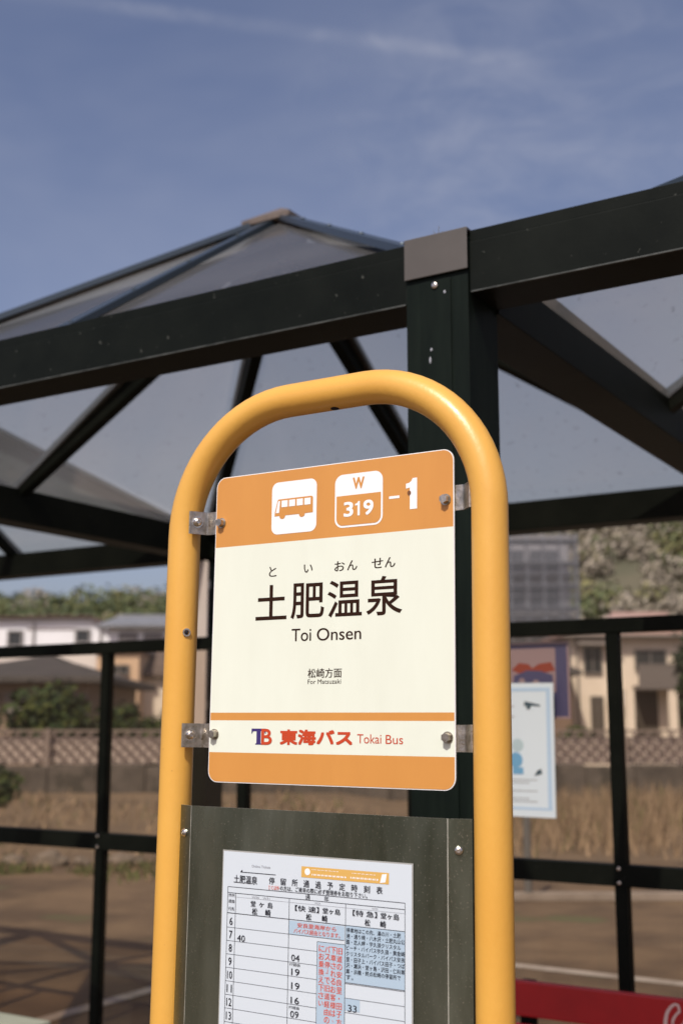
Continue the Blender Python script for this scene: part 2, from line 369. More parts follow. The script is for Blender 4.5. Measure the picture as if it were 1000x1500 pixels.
for a, b in zip(muns[:-1], muns[1:]):
    for (z0, z1) in ((-.4488, .3076), (-1.30, -.5174)):
        m = MB(); m.add([(a + .02, D2 + .024, Z(z0)), (b - .02, D2 + .024, Z(z0)), (b - .02, D2 + .024, Z(z1)), (a + .02, D2 + .024, Z(z1))], [(0, 1, 2, 3)])
        m.build('pane', M['pane'], shelter)
# pale board on the back post
bd = empty('post_board', shelter.matrix_basis @ Vector((-2.63, 2.66, Z(-.0))), -TH)
m = MB(); m.prism(rrect(-.075, .063, 0.0, .82, .015), -.004, .004); m.build('board_face', mat('pale_grey_board', (0.74, 0.69, 0.70), .5, var=(.68, .63, .64), vscale=3), bd)
m = MB(); m.box(-.05, .05, .0045, .035, .08, .12); m.box(-.05, .05, .0045, .035, .68, .72); m.build('mounting_clip', M['steel'], bd)
tag(bd, 'narrow pale grey board fixed to the dark rear shelter post left of the sign', 'board')
# weed on the post head
wd = MB()
for (dx, lean, h) in ((0, .002, .026), (-.006, -.006, .017), (.004, .006, .012)):
    wd.tube([(dx, 0, 0), (dx + lean * .4, 0, h * .6), (dx + lean, 0, h)], [.0008, .0006, .0003], n=5)
wo = wd.build('weed', mat('dry_weed', (.12, .10, .05), .8)); wo.location = shelter.matrix_basis @ Vector((.071, .01, Z(1.003))); wo.rotation_euler = (0, 0, -TH)
tag(wo, 'tiny weed sprig growing out of the brown cap on the shelter post', 'weed')

# ------------------------------------------------------------------ posters
def plane_obj(name, u0, u1, v, z0, z1, mats, tilt=0.0):
    e = empty(name, shelter.matrix_basis @ Vector(((u0 + u1) / 2, v, Z(z0))), -TH)
    e.rotation_euler = Euler((0, tilt, -TH)); w = (u1 - u0) / 2; h = z1 - z0
    m = MB(); m.box(-w, w, -.001, .001, 0, h); m.build('sheet', mats, e)
    return e, w, h
pw_ = mat('poster_white', (.70, .83, .95), .4); pb_ = mat('poster_navy', (.095, .125, .40), .5); lb = mat('poster_light_blue', (.46, .65, .88), .4); mb_ = mat('poster_mid_blue', (.16, .40, .66), .4)
pk = mat('poster_lilac', (.46, .42, .60), .5); rd = mat('poster_red', (.40, .085, .065), .5); dk = mat('poster_dark', (.05, .09, .12), .5); gy = mat('poster_grey_text', (.40, .44, .47), .5); tn = mat('poster_pale_teal', (.46, .62, .70), .5)
e, w, h = plane_obj('white_poster', -.745, -.4165, D2 - .008, -.307, .145, pw_, R(.5))
tag(e, 'white poster with pale blue border and blue drawings taped inside the shelter pane', 'poster')
m = MB(); y = -.0016
for q in ((-w + .012, w - .012, h - .028, h - .016), (-w + .012, w - .012, .024, .032), (w - .026, w - .012, .032, h - .028), (-w + .012, -w + .026, .032, h - .028)): m.box(q[0], q[1], y, -.0011, q[2], q[3])
m.build('border', lb, e)
m = MB(); y = -.0018
for (cx, cz, r_, hole) in ((.030, .24, .022, .010), (-.05, .245, .026, 0), (-.10, .23, .03, 0)):
    m.prism([(cx + r_ * math.cos(a * .3927), cz + r_ * math.sin(a * .3927)) for a in range(16)], y, -.0011)
m.prism(rrect(-.115, -.03, .275, .30, .006), y, -.0011); m.build('blue_drawing', tn, e)
m = MB(); m.prism([(.022 + .026 * math.cos(a * .3927), .19 + .026 * math.sin(a * .3927)) for a in range(16)], -.002, -.0011)
m.prism(rrect(-.05, -.006, .165, .19, .004), -.002, -.0011); m.prism(rrect(.01, .05, .142, .165, .004), -.002, -.0011); m.prism(rrect(-.10, -.06, .15, .21, .004), -.002, -.0011); m.build('blue_badge', mb_, e)
m = MB(); m.prism([(.058, h - .062), (.115, h - .074), (.115, h - .080), (.082, h - .078), (.078, h - .09), (.066, h - .09), (.066, h - .078), (.056, h - .078)], y, -.0011); m.prism([(.10, .155), (.115, .162), (.118, .145), (.09, .137)], y, -.0011)
m.build('black_emblem', dk, e)
m = MB()
for i, zz in enumerate((.122, .112, .085, .06, .05)): m.box(-.13, .10 - .03 * (i % 2), y, -.0011, zz, zz + .0035)
for i, zz in enumerate((.37, .36, .35, .335, .325)): m.box(-.13, .02 - .02 * (i % 3), y, -.0011, zz, zz + .004)
m.build('fine_print', gy, e)
e, w, h = plane_obj('navy_poster', -.74, -.368, D2 + .035, .022, .288, pb_)
tag(e, 'navy blue poster with pale picture and red shapes behind the bronze pane', 'poster')
m = MB(); y = -.0016
m.box(-w, w, y, -.0011, h - .008, h); m.box(w - .008, w, y, -.0011, 0, h - .008); m.box(-w, w - .008, y, -.0011, 0, .008)
m.prism(rrect(-.12, w - .05, .09, h - .022, .004), y, -.0011); m.build('picture_ground', pk, e)
m = MB(); y = -.0019
m.prism([(-.03, .17), (.0, .195), (.035, .19), (.05, .175), (.075, .19), (.12, .195), (.135, .165), (.10, .16), (.06, .155), (.02, .15)], y, -.0017); m.build('red_shape', rd, e)
m = MB(); y = -.0022
m.prism([(-.025, .10), (-.02, .15), (.03, .168), (.08, .165), (.125, .15), (.125, .10)], y, -.002); m.build('navy_shape', pb_, e)
m = MB(); y = -.0025
for q in ((.01, .13, .012), (.062, .122, .014), (.105, .108, .01)): m.prism([(q[0] + q[2] * math.cos(a * .785), q[1] + q[2] * math.sin(a * .785)) for a in range(8)], y, -.0023)
m.build('pale_shape', pk, e)

# ------------------------------------------------------------------ benches inside the shelter
redm = mat('red_bench_paint', (.38, .008, .013), .4, var=(.27, .006, .01), vscale=5)
bench = empty('red_bench', shelter.matrix_basis @ Vector((.30, 1.25, 0)), -TH)
tag(bench, 'red slatted bench with white script on its backrest in front of the shelter screen', 'bench')
m = MB(); m.box(-.95, .95, .197, .222, .683, .786, bev=.006); bk = m.build('backrest', redm, bench)
m = MB(); m.box(-.95, .95, .20, .222, .56, .66, bev=.006); m.build('backrest', redm, bench)
# flowing script: C, o, c, a, hyphen ... drawn as ribbons with thick and thin strokes
def ribbon(mb, pts, y, n=8):
    P = []
    for i in range(len(pts) - 1):
        p0, p1, p2, p3 = pts[max(i - 1, 0)], pts[i], pts[i + 1], pts[min(i + 2, len(pts) - 1)]
        for k in range(n):
            t = k / n
            P.append([.5 * (2 * b + (c - a) * t + (2 * a - 5 * b + 4 * c - d) * t * t + (3 * b - a - 3 * c + d) * t ** 3) for a, b, c, d in zip(p0, p1, p2, p3)])
    P.append(list(pts[-1])); L_, Rr = [], []
    for i, (x, z, w_) in enumerate(P):
        q = P[min(i + 1, len(P) - 1)]; o = P[max(i - 1, 0)]; dx, dz = q[0] - o[0], q[1] - o[1]; l = math.hypot(dx, dz) or 1
        L_.append((x - dz / l * w_ / 2, y, z + dx / l * w_ / 2)); Rr.append((x + dz / l * w_ / 2, y, z - dx / l * w_ / 2))
    k = len(P); mb.add(L_ + Rr, [(i, i + 1, k + i + 1, k + i) for i in range(k - 1)])
m = MB(); x0 = -.268; zc = .70
def cap_c(x): 
    ribbon(m, [(x + .046, zc + .05, .006), (x + .042, zc + .068, .007), (x + .028, zc + .068, .007), (x + .010, zc + .045, .009), (x + .004, zc + .012, .011), (x + .014, zc - .004, .009), (x + .034, zc + .002, .005), (x + .052, zc + .02, .004)], .1962)
    ribbon(m, [(x + .046, zc + .052, .006), (x + .038, zc + .046, .006), (x + .026, zc + .028, .007), (x + .024, zc + .014, .006)], .1960)
def low_o(x): ribbon(m, [(x + .022, zc + .045, .004), (x + .008, zc + .036, .007), (x + .002, zc + .015, .009), (x + .010, zc, .007), (x + .022, zc + .01, .008), (x + .026, zc + .03, .007), (x + .018, zc + .044, .004)], .1961)
def low_c(x): ribbon(m, [(x + .024, zc + .036, .006), (x + .016, zc + .046, .005), (x + .004, zc + .028, .009), (x + .006, zc + .006, .009), (x + .018, zc, .006), (x + .034, zc + .014, .004)], .1962)
def low_a(x): low_o(x); ribbon(m, [(x + .028, zc + .044, .008), (x + .026, zc + .01, .009), (x + .034, zc, .006), (x + .046, zc + .012, .004)], .1959)
def low_l(x): ribbon(m, [(x - .006, zc + .01, .004), (x + .014, zc + .05, .005), (x + .014, zc + .072, .005), (x + .004, zc + .05, .008), (x + .004, zc + .006, .009), (x + .016, zc, .005), (x + .026, zc + .01, .004)], .1962)
cap_c(x0); low_o(x0 + .056); low_c(x0 + .092); low_a(x0 + .132); ribbon(m, [(x0 + .182, zc + .026, .007), (x0 + .205, zc + .03, .007)], .1962)
cap_c(x0 + .215); low_o(x0 + .271); low_l(x0 + .312); low_a(x0 + .342)
m.build('script_lettering', mat('cream_script', (.62, .52, .48), .5), bk)
m = MB()
for i in range(4): m.box(-.95, .95, -.2 + i * .096, -.115 + i * .096, .42, .445, bev=.005)
m.build('seat', redm, bench)
for x in (-.7, .7):
    m = MB(); m.bar((x, -.17, .0), (x, -.17, .418), .04, .04, up=(0, 1, 0)); m.bar((x, .245, .0), (x, .245, .78), .04, .04, up=(0, 1, 0)); m.box(x - .02, x + .02, -.149, .224, .375, .414)
    m.build('leg', M['dark'], bench)
pb = empty('pale_bench', shelter.matrix_basis @ Vector((-3.20, 1.27, 0)), -TH)
tag(pb, 'pale weathered bench at the lower left edge inside the shelter', 'bench')
m = MB()
for i in range(3): m.box(-.85, .85, -.2 + i * .135, -.08 + i * .135, .40, .435, bev=.005)
m.build('seat', mat('pale_bench_board', (.33, .34, .27), .6, var=(.26, .27, .2), vscale=6, stretch=(1, 8, 8)), pb)
for x in (-.6, .6):
    m = MB(); m.box(x - .03, x + .03, -.17, .16, 0, .398, bev=.004); m.build('leg', M['dark'], pb)

# ------------------------------------------------------------------ bus stop sign
sign = empty('bus_stop_sign')
BT = CAMZ + 0.3681                      # height of the panel's top edge
c, s = math.cos(-R(32.0456)), math.sin(-R(32.0456))
Rz = Matrix.Rotation(-R(32.0456), 3, 'Z'); Rx = Matrix.Rotation(R(-.809), 3, 'X'); Ry = Matrix.Rotation(R(.2695), 3, 'Y')
RR = Rz @ Rx @ Ry
sign.rotation_euler = RR.to_euler()
sign.location = Vector((-.018786, 1.674747, BT)) - RR @ Vector((0, 0, BT))
tag(sign, 'yellow tubular bus stop sign with cream and orange name board and steel timetable plate', 'bus stop sign')
B = lambda b: BT - b / 1000.0           # millimetres below the panel top -> local height
mm = lambda a: a / 1000.0
# bent pipe
xl, xr, zt, rb = -.2600, .2520, B(-104), .190
pts = [(xl, 0, .0), (xl, 0, .6), (xl, 0, 1.2)]
pts += [(xl + rb - rb * math.cos(R(t)), 0, zt - rb + rb * math.sin(R(t))) for t in [i * 5 for i in range(19)]]
pts += [(xr - rb + rb * math.sin(R(t)), 0, zt - rb + rb * math.cos(R(t))) for t in [i * 5 for i in range(19)]]
pts += [(xr, 0, 1.2), (xr, 0, .6), (xr, 0, .0)]
m = MB(); m.tube(pts, .0243, n=40); pole = m.build('pole', M['yellow'], sign)
m = MB()
Mh = Matrix.Translation((-.2385, -.0135, B(233))) @ Matrix.Rotation(R(58), 4, 'Z')
n = 14
prof = [(.0062, .002), (.0062, -.001), (.0040, -.001), (.0036, .003)]
m.add([Mh @ Vector((q * math.cos(2 * math.pi * k / n), y, q * math.sin(2 * math.pi * k / n))) for q, y in prof for k in range(n)], [(i * n + k, i * n + (k + 1) % n, (i + 1) * n + (k + 1) % n, (i + 1) * n + k) for i in range(3) for k in range(n)])
m.build('rivet_ring', M['bolt'], pole)
m = MB(); m.bm(blob(-.2385, -.0135, B(233), .0030, .0022, .0034)); m.build('rivet_hole', M['ink'], pole)
m = MB(); m.bm(blob(.012, -.003, B(-80.2), .007, .006, .002)); m.build('drain_hole', M['ink'], pole)

# name board
W2 = .2; HB = 449.8
pm = MB(); pm.prism(rrect(-W2, W2, B(HB), B(0), .016), 0, .0022); panel = pm.build('name_board', M['white'], sign)
i_ = .0012
m = MB(); m.flat([(-W2 + i_, B(350.8)), (W2 - i_, B(350.8)), (W2 - i_, B(106.9)), (-W2 + i_, B(106.9))], -.0004); m.build('cream_field', M['cream'], panel); m = MB()
m.flat([(-W2 + i_, B(407.3)), (W2 - i_, B(407.3)), (W2 - i_, B(361.8)), (-W2 + i_, B(361.8))], -.0004); m.build('cream_field', M['cream'], panel)
m = MB(); m.flat(rrect(-W2 + i_, W2 - i_, B(106.9), B(0) - i_, .015, (0, 0, 1, 1)), -.0004); m.build('orange_band', M['orange'], panel); m = MB()
m.flat(rrect(-W2 + i_, W2 - i_, B(HB) + i_, B(407.3), .015, (1, 1, 0, 0)), -.0004); m.build('orange_band', M['orange'], panel); m = MB()
m.flat([(-W2 + i_, B(361.8)), (W2 - i_, B(361.8)), (W2 - i_, B(350.8)), (-W2 + i_, B(350.8))], -.0004); m.build('orange_band', M['orange'], panel)
Y1, Y2 = -.0007, -.0010
# bus pictogram
m = MB(); m.flat(rrect(mm(-96.9), mm(-18.6), B(95.2), B(17.9), .011), Y1); m.build('pictogram_plate', M['white'], panel)
m = MB()
body = [(-91.5, 68.2), (-91, 62), (-86.6, 45.4), (-85, 43.5), (-27.2, 43.3), (-24.8, 45), (-24.6, 67.6), (-38, 67.8)]
arc1 = [(-43.5 + 5.2 * math.cos(R(t)), 68 + 5.2 * math.sin(R(t)) * .95) for t in range(0, 181, 20)]
arc2 = [(-77.8 + 5.2 * math.cos(R(t)), 68 + 5.2 * math.sin(R(t)) * .95) for t in range(0, 181, 20)]
m.flat([(mm(a), B(b)) for a, b in (body + arc1 + arc2)[::-1]][::-1], Y2); m.build('bus_pictogram', M['orange'], panel)
m = MB()
for k in range(4):
    a = -79.3 + k * 13.3; m.flat([(mm(a), B(55.6)), (mm(a + 10.8), B(55.6)), (mm(a + 10.8), B(45.8)), (mm(a), B(45.8))], Y2 - .0003)
m.flat([(mm(-89.2), B(63.6)), (mm(-83.4), B(63.6)), (mm(-81.8), B(46)), (mm(-85.2), B(46))], Y2 - .0003); m.build('pictogram_windows', M['white'], panel)
# route number plate
m = MB(); m.flat(rrect(mm(12.4), mm(90.6), B(94.6), B(18.2), .013), Y1); m.build('number_plate', M['white'], panel)
m = MB(); m.flat(rrect(mm(15.3), mm(87.8), B(91.7), B(49), .0105, (1, 1, 0, 0)), Y2); m.build('number_field', M['orange'], panel); m = MB(); m.text('W', mm(42.5), mm(60.4), B(40.4), B(24.8), Y2, heavy=.03); m.build('letter', M['orange'], panel)
m = MB(); 
for ch, a, b in (('3', 28.1, 42.6), ('1', 46.5, 54.0), ('9', 60.6, 75.4)): m.text(ch, mm(a), mm(b), B(79.0), B(59.0), Y2 - .0003, .0, heavy=.045) if ch != '1' else m.flat([(mm(x), B(b)) for x, b in ((50.3, 79.2), (54, 79.2), (54, 58.8), (51.2, 58.8), (50.3, 60.8), (48.5, 61.9), (46.3, 62.2), (46.3, 64.9), (50.3, 64.4))], Y2 - .0003)
m.build('number_lettering', M['white'], panel); m = MB()
m.text('-', mm(100.6), mm(117), B(60.6), B(56.9), Y1)
m.flat([(mm(133.2), B(77.8)), (mm(144.4), B(77.8)), (mm(144.4), B(34.7)), (mm(137.5), B(34.7)), (mm(135.5), B(38.6)), (mm(132), B(41)), (mm(127.2), B(41.8)), (mm(127.2), B(48.6)), (mm(133.2), B(47.6))], Y1)
m.build('stand_number', M['white'], panel)
m = MB(); m.prism([(mm(132.3 + 2.8 * math.cos(a * .628)), B(55 + 3.4 * math.sin(a * .628))) for a in range(10)], Y2 - .0002, Y1); m.build('paint_chip', mat('rust_chip', (.16, .06, .02), .8), panel)
# stop name
m = MB()
for ch, a0, a1, t, b in (('土', -121.6, -67.1, 168.6, 219.1), ('肥', -60, -3.4, 168.7, 219.8), ('温', 2, 58.3, 168.5, 220.1), ('泉', 65.2, 121.8, 166.6, 220.4)): m.text(ch, mm(a0), mm(a1), B(b), B(t), Y1, .010)
m.build('stop_name_lettering', M['brown'], panel); m = MB()
for ch, a0, a1, t, b in (('と', -99.2, -86.3, 141.8, 156.5), ('い', -38.4, -23.8, 142.6, 154.4), ('お', 13.2, 29.8, 141.6, 155.6), ('ん', 34.2, 50.2, 141.6, 155.4), ('せ', 73.7, 91.4, 141.4, 155.4), ('ん', 94.6, 110.6, 141.4, 155.2)): m = MB(); m.text(ch, mm(a0), mm(a1), B(b), B(t), Y1, heavy=.014); m.build('reading_lettering', M['brown'], panel)
m = MB()
m.text('Toi', mm(-57.4), mm(-24.4), B(251.4), B(233.6), Y1, heavy=.012); m.text('Onsen', mm(-14.6), mm(57.5), B(251.7), B(234.2), Y1, heavy=.012)
m.build('stop_name_lettering', M['brown'], panel); m = MB()
m.text('松崎方面', mm(-28.8), mm(26.8), B(303.2), B(290.2), Y1, heavy=.014); m.build('destination_lettering', M['brown'], panel); m = MB(); m.text('For Matsuzaki', mm(-28.8), mm(25.9), B(311.6), B(305.2), Y1)
m.build('destination_lettering', M['brown'], panel)
# operator's emblem and name
m = MB(); m.text('東海バス', mm(-73.6), mm(44.4), B(394.6), B(374.8), Y1, .006, heavy=.028)
m.build('operator_lettering', M['red'], panel); m = MB()
m.text('Tokai', mm(52.7), mm(90.2), B(391.8), B(379.6), Y1, .0); m.text('Bus', mm(97), mm(123.4), B(392.2), B(380.2), Y1, .0)
m.build('operator_lettering', M['red'], panel)
m = MB(); m.flat([(mm(a), B(b)) for a, b in ((-116.5, 395.6), (-105.5, 395.6), (-105.5, 394.4), (-107.3, 393.6), (-107.3, 377), (-101.5, 377), (-99.6, 380.5), (-98.6, 380.5), (-98.8, 373.2), (-123.4, 373.2), (-123.6, 380.5), (-122.6, 380.5), (-120.7, 377), (-114.7, 377), (-114.7, 393.6), (-116.5, 394.4))], Y1)
m.build('emblem_letter', M['purple'], panel)
m = MB(); m.text('B', mm(-106.2), mm(-87.6), B(395.6), B(373.4), Y2, .02); m.build('emblem_letter', M['red'], panel)
# board bolts
for a, b in ((-188.6, 69.8), (187.8, 69.6), (-190, 381.8), (189.2, 382.8)):
    m = MB(); 
    bm = bmesh.new(); bmesh.ops.create_cone(bm, cap_ends=True, segments=20, radius1=.0078, radius2=.0078, depth=.0012, matrix=Matrix.Translation((mm(a), -.0012, B(b))) @ Matrix.Rotation(R(90), 4, 'X')); m.bm(bm)
    bm = bmesh.new(); bmesh.ops.create_cone(bm, cap_ends=True, segments=6, radius1=.0064, radius2=.0060, depth=.0075, matrix=Matrix.Translation((mm(a), -.0055, B(b))) @ Matrix.Rotation(R(90), 4, 'X')); m.bm(bm)
    m.build('board_bolt', M['steel'], panel)
# four steel brackets
def strip(name, path, z0, z1, t, mats, par, worn_or_glint=()):
    """sheet strip bent along a (x,y) path"""
    P = [Vector((x, y)) for x, y in path]; n = len(P); off = []
    for i in range(n):
        a = (P[i] - P[max(i - 1, 0)]) if i else (P[1] - P[0]); b = (P[min(i + 1, n - 1)] - P[i]) if i < n - 1 else a
        d = (a.normalized() + b.normalized()).normalized(); off.append(Vector((-d.y, d.x)) * t)
    vs = [(p.x, p.y, z) for z in (z0, z1) for p in P] + [(p.x + o.x, p.y + o.y, z) for z in (z0, z1) for p, o in zip(P, off)]
    fs = []
    for i in range(n - 1):
        fs += [(i, i + 1, n + i + 1, n + i), (2 * n + i + 1, 2 * n + i, 3 * n + i, 3 * n + i + 1), (n + i, n + i + 1, 3 * n + i + 1, 3 * n + i), (i + 1, i, 2 * n + i, 2 * n + i + 1)]
    fs += [(0, n, 3 * n, 2 * n), (n - 1, 3 * n - 1, 4 * n - 1, 2 * n - 1)]
    m = MB(); m.add(vs, fs)
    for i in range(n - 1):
        m.mi[4 * i + 2] = 1 if worn_or_glint else 0
        if i in worn_or_glint: m.mi[4 * i] = 1
    return m.build(name, mats, par)
for b0, b1 in ((50.5, 85), (366.5, 401)):
    br = strip('bracket', [(-.2335, -.0225), (-.2325, -.0215), (-.2185, .0010), (-.2165, .0032), (-.170, .0032)], B(b1), B(b0), .0025, M['steel'], sign)
    m = MB(); Mx = Matrix.Translation((-.2262, -.0120, B((b0 + b1) / 2 - 1))) @ Matrix.Rotation(R(58), 4, 'Z'); dome(m, Mx, .0068, .007, 16); 
    bm = bmesh.new(); bmesh.ops.create_cone(bm, cap_ends=True, segments=18, radius1=.0088, radius2=.0088, depth=.001, matrix=Mx @ Matrix.Rotation(R(90), 4, 'X')); m.bm(bm); m.build('bracket_screw', M['bolt'], br)
    br = strip('bracket', [(.170, .0032), (.2115, .0032), (.2135, .0026), (.2268, -.0105), (.2274, -.0115)], B(b1), B(b0), .0025, M['steel'], sign)

# steel plate below the board, its side flanges bent back onto the pipe
V = -.030; ZP = B(482.3)
pl = MB()
def fold(cx, cy, r, a0, a1, n=6): return [(cx + r * math.cos(R(a0 + (a1 - a0) * i / n)), cy + r * math.sin(R(a0 + (a1 - a0) * i / n))) for i in range(n + 1)]
path = [(-.2345, V + .0135)] + fold(-.2035, V + .006, .006, 248, 270) + fold(.2020, V + .006, .006, 270, 292) + [(.2310, V + .0130)]
o = strip('timetable_plate', path, .75, ZP, .0016, [M['plate'], M['fold_glint']], sign, worn_or_glint=(2, 3, 4, 10, 11, 12))  # listed fold faces and the top edge take the painted highlight colour
plate = o
for p_ in o.data.polygons: p_.use_smooth = abs(p_.normal.z) < .5
o.data.set_sharp_from_angle(angle=R(28))
for a, y, rot in ((-.2200, V + .0082, 22), (.2155, V + .0068, -22)):
    m = MB(); Mx = Matrix.Translation((a, y, B(520.5))) @ Matrix.Rotation(R(-rot), 4, 'Z'); dome(m, Mx, .0058, .006, 16); m.build('plate_screw', M['bolt'], plate)
# ------------------------------------------------------------------ timetable sheet
tt = empty('timetable_sheet'); tt.rotation_euler = sign.rotation_euler
tt.location = sign.location + RR @ Vector((.0055, V - .0006, B(900)))
tag(tt, 'laminated white timetable sheet in Japanese fixed to the steel plate under the name board', 'timetable')
tb = lambda b: (900 - b) / 1000.0; ta = lambda a: (a - 5.5) / 1000.0
m = MB(); m.box(ta(-142.6), ta(153.8), -.0016, 0, tb(880), tb(541.0)); sheet = m.build('sheet', M['paper'], tt)
e_ = MB()
for q in ((-144.4, 155.6, 541.0, 539.2), (-144.4, -142.6, 880, 541), (153.8, 155.6, 880, 541)): e_.box(ta(q[0]), ta(q[1]), -.0012, -.0002, tb(q[2]), tb(q[3]))
e_.build('laminate_edge', M['film'], tt)
y1, y2, y3 = -.0019, -.0021, -.0023
def rect(mb, a0, a1, b0, b1, y): mb.flat([(ta(a0), tb(b1)), (ta(a1), tb(b1)), (ta(a1), tb(b0)), (ta(a0), tb(b0))], y)
for q in ((57.4, 144.2, 622.4, 691.4), (-30.7, 55.7, 623.6, 640.5), (14.3, 56.3, 646.3, 880), (57.5, 79.4, 711, 725.4)): m = MB(); rect(m, *q, y1); m.build('blue_cell', M['bluecell'], sheet)
m = MB(); rect(m, -12.7, 121, 553, 567, y1); m.build('amber_banner', M['amber'], sheet)
m = MB()
m.prism([(ta(-3 + 4.4 * math.cos(k * .52)), tb(559.6 + 4.4 * math.sin(k * .52))) for k in range(12)], y2, -.0017)
for q in ((4, 44, 555.6, 557.2), (4, 58, 561.3, 564.2), (66, 100, 556, 557.2), (64, 104, 561, 564)):
    for a in range(int(q[0]), int(q[1]), 3): rect(m, a, a + 1.3 + .8 * (a % 2), q[2] + .4, q[3] - .5 * (a % 3 > 0), y2)
m.prism([(ta(108), tb(566)), (ta(116), tb(564.8)), (ta(118), tb(554.5)), (ta(111), tb(555.2))], y2, -.0017); m.build('banner_lettering', M['white'], sheet)
m = MB()
L1, LH, LB = 587.6, 595.4, 622.0
xs = (-133.6, -119.9, -31.2, 57, 144.5)
def hl(b, a0=xs[0], a1=xs[-1], t=.55): rect(m, a0, a1, b - t / 2, b + t / 2, y2)
def vl(a, b0, b1=880, t=.6): rect(m, a - t / 2, a + t / 2, b0, b1, y2)
hl(L1); hl(LH); hl(LB, t=.7)
for a in xs: vl(a, LH if a not in (xs[0], xs[-1]) else L1)
rowb = [LB + 17.4 * k + 1.4 for k in range(1, 15)]
for i, b in enumerate(rowb):
    hl(b, xs[0], xs[2], .4)
    hl(b, xs[2], 55 if i < 1 else 14, .4)
    if b > 692: hl(b, xs[3], xs[4], .4)
hl(691.8, xs[3], xs[4], .4); vl(14, 646, t=.5); hl(646, 14, 56.6, .5)
rect(m, -113, -54, 566.6, 567.4, y2); m.flat([(ta(-113), tb(567)), (ta(-109.5), tb(567)), (ta(-109.8), tb(563.6))], y2)
m.build('ruled_lines', M['ink'], sheet)
m = MB(); hl(600.3, t=.3); m.build('thin_line', M['greyink'], sheet); m = MB()
m.text('Online Tickets', ta(-94), ta(-63), tb(559.6), tb(556.2), y2); m.text('W30　W31', ta(-93), ta(-63), tb(600), tb(597), y2); m.text('W29', ta(9), ta(18), tb(599.6), tb(597), y2); m.text('W30', ta(96), ta(105), tb(599.2), tb(597), y2); m.build('grey_lettering', M['greyink'], sheet)
m = MB()
def tx(s_, a0, a1, b1, b0, bold=.012, y=y3): m.text(s_, ta(a0), ta(a1), tb(b0), tb(b1), y, 0, heavy=bold * 1.3)
tx('土肥温泉', -123.6, -84.2, 571.2, 581.8)
tit = '停留所通過予定時刻表'
for k, ch in enumerate(tit): x = -64.6 + k * 18.6; tx(ch, x, x + 9, 570.5 + .0 * k, 579.4)
m.build('title_lettering', M['ink'], sheet); m = MB()
tx('の方は、ご乗車の際に必ず整理券をお取り下さい。', -46.5, 89.4, 580.2, 586.4)
m.build('notice_lettering', M['ink'], sheet); m = MB()
tx('通', -5.6, 2, 588.2, 595.0, 0); m.build('notice_lettering', M['ink'], sheet); m = MB(); tx('年', 24, 31.4, 588.2, 595.0, 0)
m.build('heading_lettering', M['ink'], sheet); m = MB()
m.build('heading_lettering', M['ink'], sheet); m = MB(); tx('時刻', -131.5, -122, 596.6, 599.6); tx('経由', -131.5, -121.8, 604, 608.6); tx('行先', -131.5, -121.8, 614, 618.6)
m.build('heading_lettering', M['ink'], sheet); m = MB()
for k, ch in enumerate('堂ヶ島'): tx(ch, -94 + k * 14, -86 + k * 14, 603.2 + (1.4 if ch == 'ヶ' else 0), 610.6, .02)
tx('松', -91.5, -83, 612.4, 621, .02); tx('崎', -69.5, -61, 612.4, 621, .02)
m.build('heading_lettering', M['ink'], sheet); m = MB(); tx('【快 速】', -21.5, 16, 603, 610.4, .02); tx('堂ヶ島', 22, 49, 603, 610.2, .02); tx('松', -3.8, 4.4, 612.4, 620.6, .02); tx('崎', 21.2, 29.4, 612.4, 620.6, .02)
m.build('heading_lettering', M['ink'], sheet); m = MB(); tx('【特 急】', 68, 104, 601.8, 609.2, .02); tx('堂ヶ島', 109.5, 136, 601.8, 609.2, .02); tx('松', 86, 94, 611.8, 620, .02); tx('崎', 109, 117, 611.8, 620, .02)
m.build('heading_lettering', M['ink'], sheet); m = MB()
for k, h_ in enumerate(('6', '7', '8', '9', '10', '11', '12', '13', '14', '15', '16')):
    cb = 632.6 + 17.4 * k; hw = 2.6 if len(h_) == 1 else 4.2; tx(h_, -126.6 - hw, -126.6 + hw, cb - 5, cb + 5, .02)
m.build('hour_lettering', M['ink'], sheet); m = MB()
def num(s_, a, cb):
    global m
    m = MB(); tx(s_, a, a + 13, cb - 4.2, cb + 4.2, .011); m.build('minute_lettering', M['ink'], sheet)
num('40', -115.4, 653.4); num('04', -26.2, 669.8); num('19', -25.7, 687.4); num('19', -25.4, 704.6); num('16', -25.8, 722.6); num('09', -26.2, 739.8); num('33', 62.1, 722.0); num('24', -26, 757)
m = MB()
tx('FT経由', -28.4, -12.4, 676.4, 680.2); tx('FT経由', -28.2, -12.6, 729.6, 733.4)
m.build('via_lettering', M['ink'], sheet); m = MB()
for k, ln in enumerate(('停車地はこの先、湯の川・土肥', '港・通り崎・八木沢・土肥丸山公', '園・恋人岬・宇久須クリスタル', 'ビーチ・バイパス宇久須・黄金崎', 'クリスタルパーク・バイパス安良', '里・田子上・バイパス田子・つば', '沢・瀬浜・堂ヶ島・沢田・仁科車', '庫・浜橋・終点松崎の停留所で', 'す。')):
    b = 624.6 + k * 7.15; tx(ln, 58.6, 58.6 + 5.75 * len(ln) - .6, b, b + 5.9, .006)
m.build('stops_lettering', M['ink'], sheet)
m = MB()
tx('ＩＣ以外', -65.2, -47.5, 581, 586.6); m.build('red_lettering', M['redink'], sheet); m = MB(); tx('安良里海岸から', -17.5, 43, 625.2, 631.2); tx('バイパス経由となります。', -23, 49, 632.6, 638.8)
m.build('red_lettering', M['redink'], sheet); m = MB()
